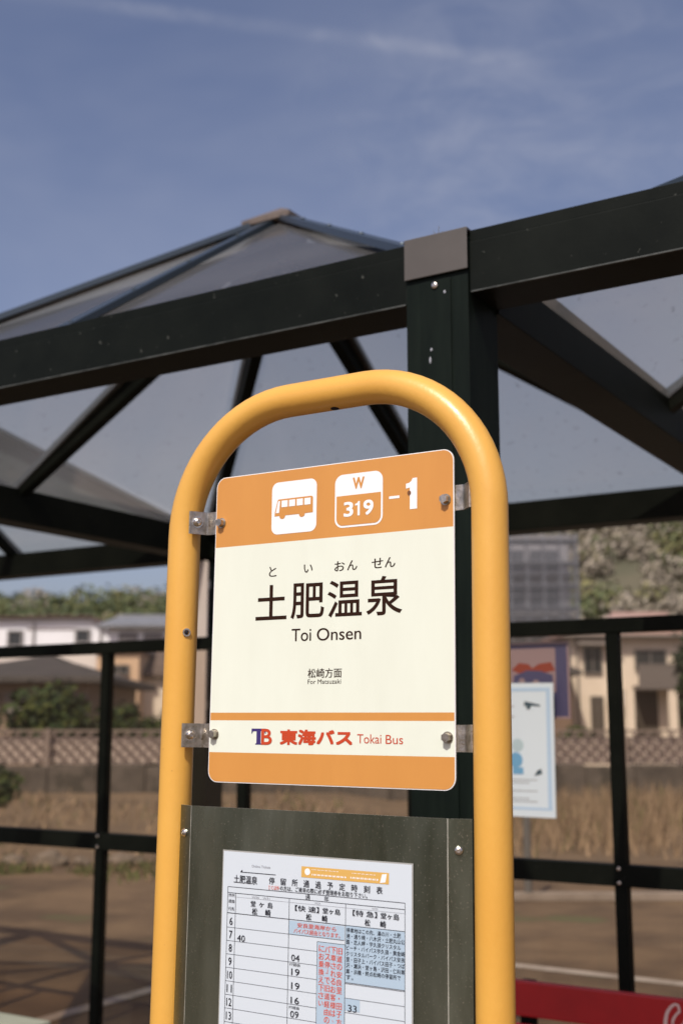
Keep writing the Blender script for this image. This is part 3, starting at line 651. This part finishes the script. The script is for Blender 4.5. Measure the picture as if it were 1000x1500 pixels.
for c_, (txt, a, b) in enumerate((('旧道の安良里・田子方面へ', 44.6, 650.6), ('下車されるお客様は、次の', 35.4, 650.2), ('バス停」で旧道経由のバス', 26.2, 650.0), ('にお乗換え下さい', 17, 650))):
    for k, ch in enumerate(txt):
        bb_ = b + k * 9.6
        if ch == '」': m.text('」', ta(a + 1), ta(a + 5), tb(bb_ + 5), tb(bb_), y3); continue
        if ch in '・、': m.text(ch, ta(a + 3), ta(a + 5), tb(bb_ + 5.2), tb(bb_ + 3), y3); continue
        if ch == 'い': m.text(ch, ta(a + .4), ta(a + 7.6), tb(bb_ + 7), tb(bb_ + 1), y3, 0, heavy=.02); continue
        m.text(ch, ta(a), ta(a + 8), tb(bb_ + 8), tb(bb_), y3, 0, heavy=.02)
m.build('red_lettering', M['redink'], sheet)

# ------------------------------------------------------------------ the lot behind: painted lines, grass bank, wall, fence
pline = mat('worn_road_paint', (.42, .38, .33), .8, var=(.20, .165, .13), vscale=5, vlo=.45, vhi=.75)
du = Vector((math.cos(TH), -math.sin(TH), 0)); dv = Vector((math.sin(TH), math.cos(TH), 0))
def stripe(name, p, d, l, w_, zz):
    n_ = Vector((-d.y, d.x, 0)); m = MB(); a, b = p - n_ * w_ / 2, p + n_ * w_ / 2
    m.add([(q.x, q.y, zz) for q in (a, a + d * l, b + d * l, b)], [(0, 1, 2, 3)]); tag(m.build(name, pline), kind='structure')
c0 = Vector((-.19, 9.04, 0))
stripe('parking_line', c0 + du * .06, du, 6.5, .11, .004); stripe('parking_line', c0 - dv * 3.6, dv, 3.66, .11, .006)
WY = 20.0                               # distance of the wall
stonem = mat('dark_stone_wall', (.06, .052, .042), .9, var=(.125, .108, .09), vscale=3.2, bump=.8, bscale=4, spots=(.05, .045, .035), sscale=2.2, sthr=.56)
blockm = mat('pale_block_wall', (.56, .475, .42), .85, var=(.46, .39, .345), vscale=2.5, bump=.2, bscale=20)
w = MB()
n = 60
for i in range(n):
    x0 = -24 + i * .8; h = .90 + .02 * math.sin(i * 2.1)
    w.box(x0, x0 + .795, WY, WY + .5, -.2, h, bev=.03)
rw = w.build('retaining_wall', stonem); tag(rw, 'dark stone retaining wall running across behind the parking lot', 'wall')
fe = empty('boundary_fence', (0, WY + .12, .92)); tag(fe, 'pale block fence with wire lattice along the top of the dark stone wall', 'fence')
m = MB(); m.box(-24, 24, .1, .2, 0, .44); m.build('block_panel', blockm, fe)
m = MB(); wire = mat('brown_wire', (.21, .17, .145), .7)
for i in range(-150, 150):
    x = i * .20
    m.bar((x, .0, .02), (x + .5, .0, .52), .03, .02, up=(0, 1, 0)); m.bar((x + .5, .03, .02), (x, .03, .52), .03, .02, up=(0, 1, 0))
m.bar((-24, 0, .54), (24, 0, .54), .035, .035); m.build('wire_lattice', wire, fe)
for i in range(-12, 13):
    m = MB(); m.box(i * 1.9 + .82, i * 1.9 + .90, -.06, .06, -.05, .58); m.build('post', wire, fe)

# dry grass bank
bankm = mat('dry_bank', (.175, .125, .075), .95, var=(.11, .08, .05), vscale=1.2, bump=.4, bscale=6)
m = MB(); nx, ny = 60, 12
def bank_z(x, y):
    t = max(0, min(1, (y - 14.6) / 5.2)); k = .34 if x > 0 else .46
    return .005 + k * t * t * (3 - 2 * t) + .05 * t * mnoise.noise(Vector((x * .7, y * .7, 0)))
vs = []
for j in range(ny + 1):
    for i in range(nx + 1):
        x = -24 + 48 * i / nx; y = 14.2 + (WY + .02 - 14.2) * j / ny; vs.append((x, y, bank_z(x, y)))
m.add(vs, [(j * (nx + 1) + i, j * (nx + 1) + i + 1, (j + 1) * (nx + 1) + i + 1, (j + 1) * (nx + 1) + i) for j in range(ny) for i in range(nx)], True)
tag(m.build('bank', bankm), kind='structure')
gms = [mat('dry_grass_%s' % n_, c_, .9) for n_, c_ in (('tan', (.33, .245, .155)), ('straw', (.26, .19, .115)), ('brown', (.19, .135, .085)), ('green', (.085, .10, .03)))]
m = MB()
for i in range(30000):
    x = rnd.uniform(-13, 13); y = rnd.triangular(14.4, 19.8, 18.5)
    if x < 1.0 and rnd.random() < .80: continue
    if mnoise.noise(Vector((x * .5, y * .5, 3))) < -.25: continue
    h = rnd.uniform(.16, .42) * (1 if x > 1 else .55); a = rnd.uniform(0, 3.14); z = bank_z(x, y) - .02; wd_ = rnd.uniform(.008, .02); lx, ly = rnd.uniform(-.13, .13), rnd.uniform(-.13, .13)
    dx, dy = math.cos(a) * wd_, math.sin(a) * wd_
    m.add([(x - dx, y - dy, z), (x + dx, y + dy, z), (x + lx, y + ly, z + h)], [(0, 1, 2)], mi=rnd.choices((0, 1, 2, 3), (5, 4, 2, .6 if x > 0 else 2.5))[0])
for i in range(9000):                    # low weeds along the foot of the bank on the left
    x = rnd.uniform(-9, 1.5); y = 13.6 + rnd.gauss(0, .5) + (x + 4) * .05
    if mnoise.noise(Vector((x * .8, y * .8, 9))) < .05: continue
    h = rnd.uniform(.03, .10); z = max(0, bank_z(x, y) if y > 14.2 else 0); a = rnd.uniform(0, 3.14); dx, dy = math.cos(a) * .02, math.sin(a) * .02
    m.add([(x - dx, y - dy, z), (x + dx, y + dy, z), (x + rnd.uniform(-.06, .06), y + rnd.uniform(-.06, .06), z + h)], [(0, 1, 2)], mi=rnd.choices((1, 2, 3), (1, 1, 5))[0])
tag(m.build('dry_grass', gms), 'tall dry tan grass covering the bank below the stone wall', 'grass', kind='stuff')
rockm = mat('pale_rock', (.20, .165, .13), .9, var=(.12, .10, .075), vscale=6, bump=.5, bscale=12)
for i, (px, sz) in enumerate(((22, .13), (72, .17), (88, .11), (120, .10), (180, .15), (200, .10))):
    p = at(px, 1262 + rnd.uniform(-3, 3), 13.9); bm = bmesh.new(); bmesh.ops.create_icosphere(bm, subdivisions=3, radius=1)
    for v in bm.verts:
        d = 1 + .35 * mnoise.noise(v.co * 1.3 + Vector((i * 7, 0, 0))); v.co = Vector((v.co.x * sz * d, v.co.y * sz * d, v.co.z * sz * .6 * d))
    m = MB(); m.bm(bm, smooth=True); o = m.build('rock', rockm); o.location = (p.x, 13.9, sz * .35)
    tag(o, ('pale rock at the foot of the bank at the far left edge', 'largest pale rock left of the first screen bar', 'small pale rock touching the largest rock', 'smallest rock just left of the first screen bar', 'pale rock between the screen bar and the yellow pole', 'small rock beside the yellow pole foot of the bank')[i], 'rock', 'rocks at the foot of the bank')
lp = empty('lot_post', (1.68, 11.2, 0)); m = MB(); m.tube([(0, 0, 0), (0, 0, 1.25)], .036, 14); pm_ = mat('grey_post', (.12, .12, .115), .6); m.build('shaft', pm_, lp); m = MB(); m.bm(blob(0, 0, 1.255, .038, .038, .02)); m.build('cap', pm_, lp)
tag(lp, 'dark grey metal post standing in the lot below the white poster', 'post')
m = MB(); m.box(1.0, 9, 11.15, 11.27, 0, .07, bev=.01); kb = m.build('kerb', mat('kerb_concrete', (.30, .26, .22), .9, var=(.2, .17, .14), vscale=4)); tag(kb, kind='structure')

# ------------------------------------------------------------------ plants
def leafmats(name, cols): return [mat('%s_%d' % (name, i), c_, .75, spec=.25) for i, c_ in enumerate(cols)]
G_ = leafmats('evergreen_leaf', [(.025, .045, .014), (.045, .07, .02), (.07, .085, .022), (.035, .05, .024)])
H_ = leafmats('hill_leaf', [(.095, .115, .05), (.14, .145, .058), (.20, .18, .075), (.28, .24, .18), (.31, .265, .21), (.24, .205, .15), (.08, .10, .052)])
bark = mat('bark', (.09, .07, .05), .9, var=(.05, .04, .03), vscale=12, bump=.5, bscale=30)
def leaves(mb, c_, rx, ry, rz, n_, sz, mis, wts=None, lump=.35):
    off = Vector((rnd.uniform(0, 99), rnd.uniform(0, 99), 0))
    for i in range(n_):
        d = Vector((rnd.gauss(0, 1), rnd.gauss(0, 1), rnd.gauss(0, 1))).normalized()
        k = (1 + lump * mnoise.noise(d * 1.8 + off)) * rnd.uniform(.45, 1.0) ** .45
        p = c_ + Vector((d.x * rx, d.y * ry, d.z * rz)) * k
        q = Vector((rnd.gauss(0, 1), rnd.gauss(0, 1), rnd.gauss(0, 1) + .6)).normalized(); q = (q * .8 + d + Vector((0, 0, .15))).normalized(); a = q.orthogonal().normalized(); b = q.cross(a); s1 = sz * rnd.uniform(.6, 1.3); s2 = s1 * rnd.uniform(.4, .7)
        mb.add([p - a * s1, p + b * s2, p + a * s1, p - b * s2], [(0, 1, 2, 3)], mi=rnd.choices(mis, wts)[0])
def shrub(name, label, cat, loc, rx, rz, n_, sz, mis=(0, 1, 2, 3), trunk=.3, parts=3, group=None):
    e = empty(name, loc); tag(e, label, cat, group); m = MB()
    for k in range(parts):
        o = Vector((rnd.uniform(-.4, .4) * rx, rnd.uniform(-.4, .4) * rx, trunk + rz * rnd.uniform(.75, 1.15)))
        leaves(m, o, rx * rnd.uniform(.6, .85), rx * rnd.uniform(.6, .85), rz * rnd.uniform(.6, .9), n_ // parts, sz, mis)
    m.build('crown', G_, e); t = MB()
    t.tube([(0, 0, 0), (.03, .02, trunk + rz * .5), (.0, .03, trunk + rz)], [max(.02, rx * .08), max(.015, rx * .06), .01], 10)
    for k in range(4):
        a = k * 1.7; t.tube([(.01, 0, trunk * .6 + rz * .2), (math.cos(a) * rx * .4, math.sin(a) * rx * .4, trunk + rz * .9)], [max(.012, rx * .04), .008], 8)
    t.build('trunk', bark, e); return e
shrub('shrub', 'dark green shrub on the bank at the left edge below the wall', 'shrub', (-4.62, 15.6, bank_z(-4.62, 15.6)), .52, .42, 900, .06)
shrub('garden_tree', 'broad dark garden tree in front of the grey tiled roof', 'tree', (-5.3, 23, .3), 1.0, .85, 2200, .09, trunk=.5, parts=5)
shrub('garden_tree', 'smaller dark green tree right of the broad one by the first screen bar', 'tree', (-4.55, 24, .3), .55, .7, 1100, .08, trunk=.4)
shrub('hedge', 'clipped green hedge under the cream wing behind the yellow pole', 'hedge', (at(218, 1060, 27).x, 27, .3), .75, .75, 1500, .07, trunk=.2, parts=4)
shrub('garden_tree', 'small leafy tree in front of the cream house below the navy poster', 'tree', (at(842, 1060, 30).x, 30, .3), .6, .55, 900, .09, trunk=.4)
shrub('conifer', 'dark evergreen tree cut by the right edge above the rail', 'tree', (at(1034, 900, 36).x, 36, 0), 1.1, 2.6, 2600, .16, mis=(0, 3), trunk=.6, parts=6)

# ------------------------------------------------------------------ houses
creamw = mat('cream_render', (.78, .70, .58), .85, var=(.72, .64, .52), vscale=1.5); beigew = mat('beige_render', (.64, .47, .32), .85, var=(.58, .42, .28), vscale=1.2)
whitew = mat('white_wall', (.74, .72, .71), .8, var=(.68, .66, .65), vscale=.8); tile = mat('grey_roof_tile', (.050, .046, .043), .7, var=(.075, .068, .062), vscale=2, bump=.5, bscale=5)
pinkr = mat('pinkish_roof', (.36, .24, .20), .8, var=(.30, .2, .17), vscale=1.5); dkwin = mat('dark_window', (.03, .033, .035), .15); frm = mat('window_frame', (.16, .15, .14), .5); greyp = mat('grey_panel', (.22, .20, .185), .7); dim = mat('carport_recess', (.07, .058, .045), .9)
brownt = mat('brown_trim', (.12, .075, .06), .8)
class House:
    """axis-aligned house: front wall at depth Y, openings given by their corners in the photograph"""
    def __init__(s, name, label, px0, px1, Y, depth, ze, wall, cat='house'):
        s.Y = Y; s.x0 = at(px0, 1000, Y).x; s.x1 = at(px1, 1000, Y).x; s.ze = ze; s.d = depth
        s.e = empty(name, ((s.x0 + s.x1) / 2, Y, 0)); s.cx = s.e.location.x; tag(s.e, label, cat)
        m = MB(); m.box(s.x0 - s.cx, s.x1 - s.cx, 0, depth, 0, ze); s.wall = m.build('wall', wall, s.e)
    def q(s, px, py): p = at(px, py, s.Y); return p.x - s.cx, p.z
    def opening(s, name, a, b, c, d, mats=None, frame=True, t=.05):
        x0, z1 = s.q(a, b); x1, z0 = s.q(c, d); m = MB(); m.box(x0, x1, -t, -.002, z0, z1); o = m.build(name, mats or dkwin, s.e)
        if frame:
            f = MB(); w_ = .05
            f.box(x0 - w_, x1 + w_, -t - .04, -.003, z1, z1 + w_); f.box(x0 - w_, x1 + w_, -t - .07, -.003, z0 - w_, z0); f.box(x0 - w_, x0, -t - .04, -.003, z0, z1); f.box(x1, x1 + w_, -t - .04, -.003, z0, z1)
            xm = (x0 + x1) / 2; f.box(xm - .025, xm + .025, -t - .03, -t - .001, z0, z1); f.build('frame', frm, o)
        return o
    def roof(s, zr, over, mats, hip=.0, name='roof'):
        x0, x1 = s.x0 - s.cx - over, s.x1 - s.cx + over; y0, y1 = -over, s.d + over; ym = s.d / 2; z = s.ze + .01; t = .14
        vs = [(x0, y0, z), (x1, y0, z), (x1, y1, z), (x0, y1, z), (x0, y0, z + t), (x1, y0, z + t), (x1, y1, z + t), (x0, y1, z + t), (x0 + hip, ym, zr), (x1 - hip, ym, zr)]
        m = MB(); m.add(vs, [(0, 3, 2, 1), (0, 1, 5, 4), (1, 2, 6, 5), (2, 3, 7, 6), (3, 0, 4, 7), (4, 5, 9, 8), (6, 7, 8, 9), (5, 6, 9), (7, 4, 8)]); r = m.build(name, mats, s.e)
        m = MB(); m.bar((x0 + hip, ym, zr + .04), (x1 - hip, ym, zr + .04), .25, .16); m.build('ridge', mats, r)
# grey tiled house, far left
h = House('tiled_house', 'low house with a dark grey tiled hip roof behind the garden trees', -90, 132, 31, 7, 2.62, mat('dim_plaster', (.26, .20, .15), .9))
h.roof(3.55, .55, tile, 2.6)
h.opening('window', 10, 1018, 36, 1042, greyp); h.opening('window', -30, 1018, -5, 1060); h.opening('door', 60, 1015, 90, 1075); h.opening('window', 100, 1020, 125, 1050)
# beige two-storey house and its wing
h = House('beige_house', 'beige upper storey with one dark window left of the yellow pole', 140, 203, 40, 6, 3.95, beigew)
h.opening('window', 163, 976, 187, 987); h.opening('carport', 154, 1031, 184, 1100, dim, False); h.opening('carport', 193, 1031, 203, 1100, dim, False)
m = MB(); x0, z1 = h.q(140, 958); x1, _ = h.q(203, 958); m.box(x0 - .15, x1 + .15, -.15, 6.15, 3.952, 4.08); m.build('roof', greyp, h.e)
h = House('cream_wing', 'cream house wing under a sloping brown tiled roof behind the yellow pole', 204.5, 420, 41, 7, 3.15, creamw)
h.roof(4.7, .3, mat('brown_tile', (.15, .115, .095), .8, var=(.11, .085, .07), vscale=2), .6)
h.opening('window', 262, 1005, 290, 1030); h.opening('window', 330, 1003, 360, 1030)
# long white building
wb = empty('white_building', (0, 60, 0)); tag(wb, 'long white building with two small windows below the wooded hill', 'building')
def pz(px, py, Y): p = at(px, py, Y); return p.x, p.z
prof = [(pz(-260, 1000, 60)[0], 0), (pz(176, 1000, 60)[0], 0), pz(176, 938, 60), pz(134, 906, 60), (pz(-260, 1000, 60)[0], pz(0, 910, 60)[1])]
m = MB(); m.prism(prof, 0, 11); m.build('wall', whitew, wb)
m = MB(); m.bar((prof[4][0], 5.4, prof[4][1] + .09), (prof[3][0] + .1, 5.4, prof[3][1] + .09), 11.6, .07, up=(0, 0, 1)); m.bar((prof[3][0], 5.4, prof[3][1] + .09), (prof[2][0] + .25, 5.4, prof[2][1] + .05), 11.6, .07); m.build('roof', brownt, wb)
for a, b, c_, d in ((14, 926, 31, 945), (113, 924, 130, 940), (-70, 926, -53, 944), (60, 965, 78, 985)):
    x0, z1 = pz(a, b, 60); x1, z0 = pz(c_, d, 60); m = MB(); m.box(x0, x1, -.05, -.002, z0, z1); o = m.build('window', dkwin, wb)
    f = MB(); f.box(x0 - .09, x1 + .09, -.12, -.003, z1, z1 + .09); f.box(x0 - .09, x1 + .09, -.14, -.003, z0 - .09, z0); f.box(x0 - .09, x0, -.12, -.003, z0, z1); f.box(x1, x1 + .09, -.12, -.003, z0, z1); f.build('frame', greyp, o)
m = MB(); m.box(pz(36, 1000, 60)[0], pz(112, 1000, 60)[0], -.03, -.002, pz(40, 923, 60)[1], pz(40, 921, 60)[1]); m.build('cornice', brownt, wb)
for px in (50, 148): xa, za = pz(px, 930, 60); m = MB(); m.tube([(xa, -.08, 0), (xa, -.08, pz(px, 912 if px < 100 else 922, 60)[1])], .06, 8); m.build('downpipe', greyp, wb)
# grey roofed hall beside it
h = House('grey_roofed_hall', 'pale low hall with a long grey roof right of the white gable', 158, 470, 56, 9, 6.02, whitew, 'building')
h.roof(6.95, .5, mat('grey_sheet_roof', (.20, .20, .205), .6, var=(.15, .15, .155), vscale=1.5), .0)
for k in range(8): h.opening('window', 176 + k * 36, 929, 200 + k * 36, 950, greyp)
# cream house on the right
h = House('cream_house', 'cream two storey house with dark windows and grey balcony behind the right screen bar', 838, 1130, 45, 9, 4.80, creamw)
h.roof(6.05, .45, pinkr, 3.0)
h.opening('window', 855, 950, 880, 985); h.opening('window', 930, 954, 974, 980); h.opening('carport', 919, 1012, 966, 1100, dim, False); h.opening('door', 866, 1022, 884, 1100, dim); h.opening('window', 990, 958, 1030, 985); h.opening('carport', 984, 1016, 1090, 1100, dim, False)
x0, z1 = h.q(924, 977); x1, z0 = h.q(1095, 1011); m = MB(); m.box(x0, x1, -1.1, -.06, z0, z0 + .14)
m.box(x0, x1, -1.1, -1.05, z0 + .14, z1)
for k in range(18): m.box(x0 + (x1 - x0) * k / 18 + .02, x0 + (x1 - x0) * k / 18 + .07, -1.125, -1.1005, z0 + .15, z1 - .01)
m.box(x0, x1, -1.12, -1.04, z1, z1 + .06); m.build('balcony', mat('balcony_panel', (.15, .135, .125), .7), h.e)
for a, b in ((905, 918), (967, 979)):
    xa, _ = h.q(a, 1000); xb, _ = h.q(b, 1000); m = MB(); m.box(xa, xb, -1.05, -.8, 0, z0 - .005); m.build('pillar', creamw, h.e)
m = MB(); xa, za = h.q(843, 946); xb, _ = h.q(905, 946); m.box(xa, xb, -.5, -.003, za, za + .12); m.build('awning', greyp, h.e)
xa, za = h.q(888, 1012); m = MB(); m.box(xa, xa + .62, -.34, -.003, za - .55, za); m.box(xa + .08, xa + .4, -.355, -.341, za - .47, za - .1); m.build('air_conditioner', whitew, h.e)
xa, _ = h.q(846, 1000); m = MB(); m.tube([(xa, -.07, 0), (xa, -.07, h.ze - .05)], .045, 10); m.build('downpipe', greyp, h.e)
m = MB(); m.tube([(h.x0 - h.cx - .4, -.5, h.ze + .02), (h.x1 - h.cx + .4, -.5, h.ze + .02)], .06, 10); m.build('gutter', greyp, h.e)
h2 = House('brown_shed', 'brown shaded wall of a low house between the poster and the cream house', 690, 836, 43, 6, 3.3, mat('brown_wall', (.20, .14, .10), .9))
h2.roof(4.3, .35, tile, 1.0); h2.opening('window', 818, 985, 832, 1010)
# tall hotel under repair: scaffold and netting
HY = 92
hx0, hx1 = at(560, 1000, HY).x, at(838, 1000, HY).x
ht = empty('scaffolded_hotel', ((hx0 + hx1) / 2, HY, 0)); tag(ht, 'tall grey building wrapped in scaffolding and grey netting right of the yellow pole', 'building')
hw = (hx1 - hx0) / 2; zt_ = 15.6; hwin = mat('hotel_window', (.10, .10, .11), .3)
m = MB(); m.box(-hw, hw, 0, 14, 0, zt_); m.build('wall', mat('grey_hotel_wall', (.34, .32, .32), .85, var=(.28, .265, .27), vscale=.5), ht)
m = MB(); m.box(-hw - .2, hw + .2, -.2, 14.2, zt_ + .002, zt_ + .5); m.build('parapet', greyp, ht)
for f_ in range(5):
    z0 = 1.2 + f_ * 3.0
    m = MB(); m.box(-hw, hw, -.9, -.003, z0 - .35, z0 - .1); m.build('balcony', mat('hotel_slab', (.42, .40, .40), .85) if f_ == 0 else bpy.data.materials['hotel_slab'], ht)
    for k in range(5):
        xa = -hw + .5 + k * (2 * hw - 1) / 5; m = MB(); m.box(xa + .2, xa + (2 * hw - 1) / 5 - .25, -.03, -.002, z0 + .05, z0 + 1.75); m.build('window', hwin, ht)
sc_ = empty('scaffold', ((hx0 + hx1) / 2, HY - 2.0, 0)); tag(sc_, 'scaffolding with grey netting standing in front of the tall hotel wall', 'scaffold')
steelp = mat('scaffold_pipe', (.30, .30, .31), .5, .3)
m = MB()
for k in range(13): x = -hw - .3 + k * (2 * hw + .6) / 12; m.tube([(x, 0, 0), (x, 0, zt_ + .3)], .05, 8); m.tube([(x, .8, 0), (x, .8, zt_ + .3)], .05, 8)
for k in range(1, 10): z0 = k * 1.72; m.tube([(-hw - .3, 0, z0), (hw + .3, 0, z0)], .045, 8); m.tube([(-hw - .3, 0, z0 + .9), (hw + .3, 0, z0 + .9)], .04, 8)
m.build('pipe', steelp, sc_)
m = MB()
for k in range(1, 10): m.box(-hw - .3, hw + .3, .1, .75, k * 1.72 - .30, k * 1.72 - .02)
m.build('deck', mat('scaffold_deck', (.10, .10, .11), .8), sc_)
net = sheet_mat('grey_netting', (.86, .86, .88), .74, (.27, .27, .28), .6)
m = MB(); m.add([(-hw - .35, -.08, 0), (hw + .35, -.08, 0), (hw + .35, -.08, zt_ + .4), (-hw - .35, -.08, zt_ + .4)], [(0, 1, 2, 3)]); m.add([(hw + .35, -.08, 0), (hw + .35, 1.4, 0), (hw + .35, 1.4, zt_ + .4), (hw + .35, -.08, zt_ + .4)], [(0, 1, 2, 3)]); m.build('netting', net, sc_)

# ------------------------------------------------------------------ wooded hills
def hill_z(x, y):
    px = 500 + x / y * 1727.0
    t = max(0.0, min(1.0, (y - 105) / 115.0)); t = t * t * (3 - 2 * t)
    if px < 330: top = 21.5
    elif px < 700: top = 21.5 + (px - 330) / 370 * 13
    else: top = 34.5 + min(6, (px - 700) / 300 * 4)
    if y > 220: top *= max(0, 1 - (y - 220) / 260)
    return t * (top + 1.6 * mnoise.noise(Vector((x * .03, y * .03, 1))) * 1.4) - .3
m = MB(); nx, ny = 80, 30; vs = []
for j in range(ny + 1):
    y = 102 + 380 * (j / ny) ** 1.3
    for i in range(nx + 1):
        x = (-.62 + 1.24 * i / nx) * y; vs.append((x, y, hill_z(x, y)))
m.add(vs, [(j * (nx + 1) + i, j * (nx + 1) + i + 1, (j + 1) * (nx + 1) + i + 1, (j + 1) * (nx + 1) + i) for j in range(ny) for i in range(nx)], True)
tag(m.build('hill', mat('hill_soil', (.11, .095, .06), .95, var=(.07, .07, .04), vscale=.08)), kind='structure')
m = MB(); cnt = 0
while cnt < 800:
    y = 112 + 112 * rnd.random() ** .8; px = rnd.uniform(-120, 345) if rnd.random() < .36 else (rnd.uniform(720, 1180) if rnd.random() < .68 else rnd.uniform(345, 720))
    x = (px - 500) / 1727 * y; r = rnd.uniform(1.6, 3.4); z = hill_z(x, y)
    bias = mnoise.noise(Vector((x * .085, y * .085, 5))) + rnd.uniform(-.35, .35) + (.15 if px > 500 else -.34)
    mis = ((3, 4, 5) if bias > .05 else ((2, 1, 5) if bias > -.12 else (0, 1, 6)))
    leaves(m, Vector((x, y, z + r * .75)), r, r, r * .85, int(70 + r * 22), .42, mis, (5, 3, 2)); cnt += 1
tag(m.build('hillside_forest', H_), 'mixed green and bare brown woods covering the far hills', 'forest', kind='stuff')
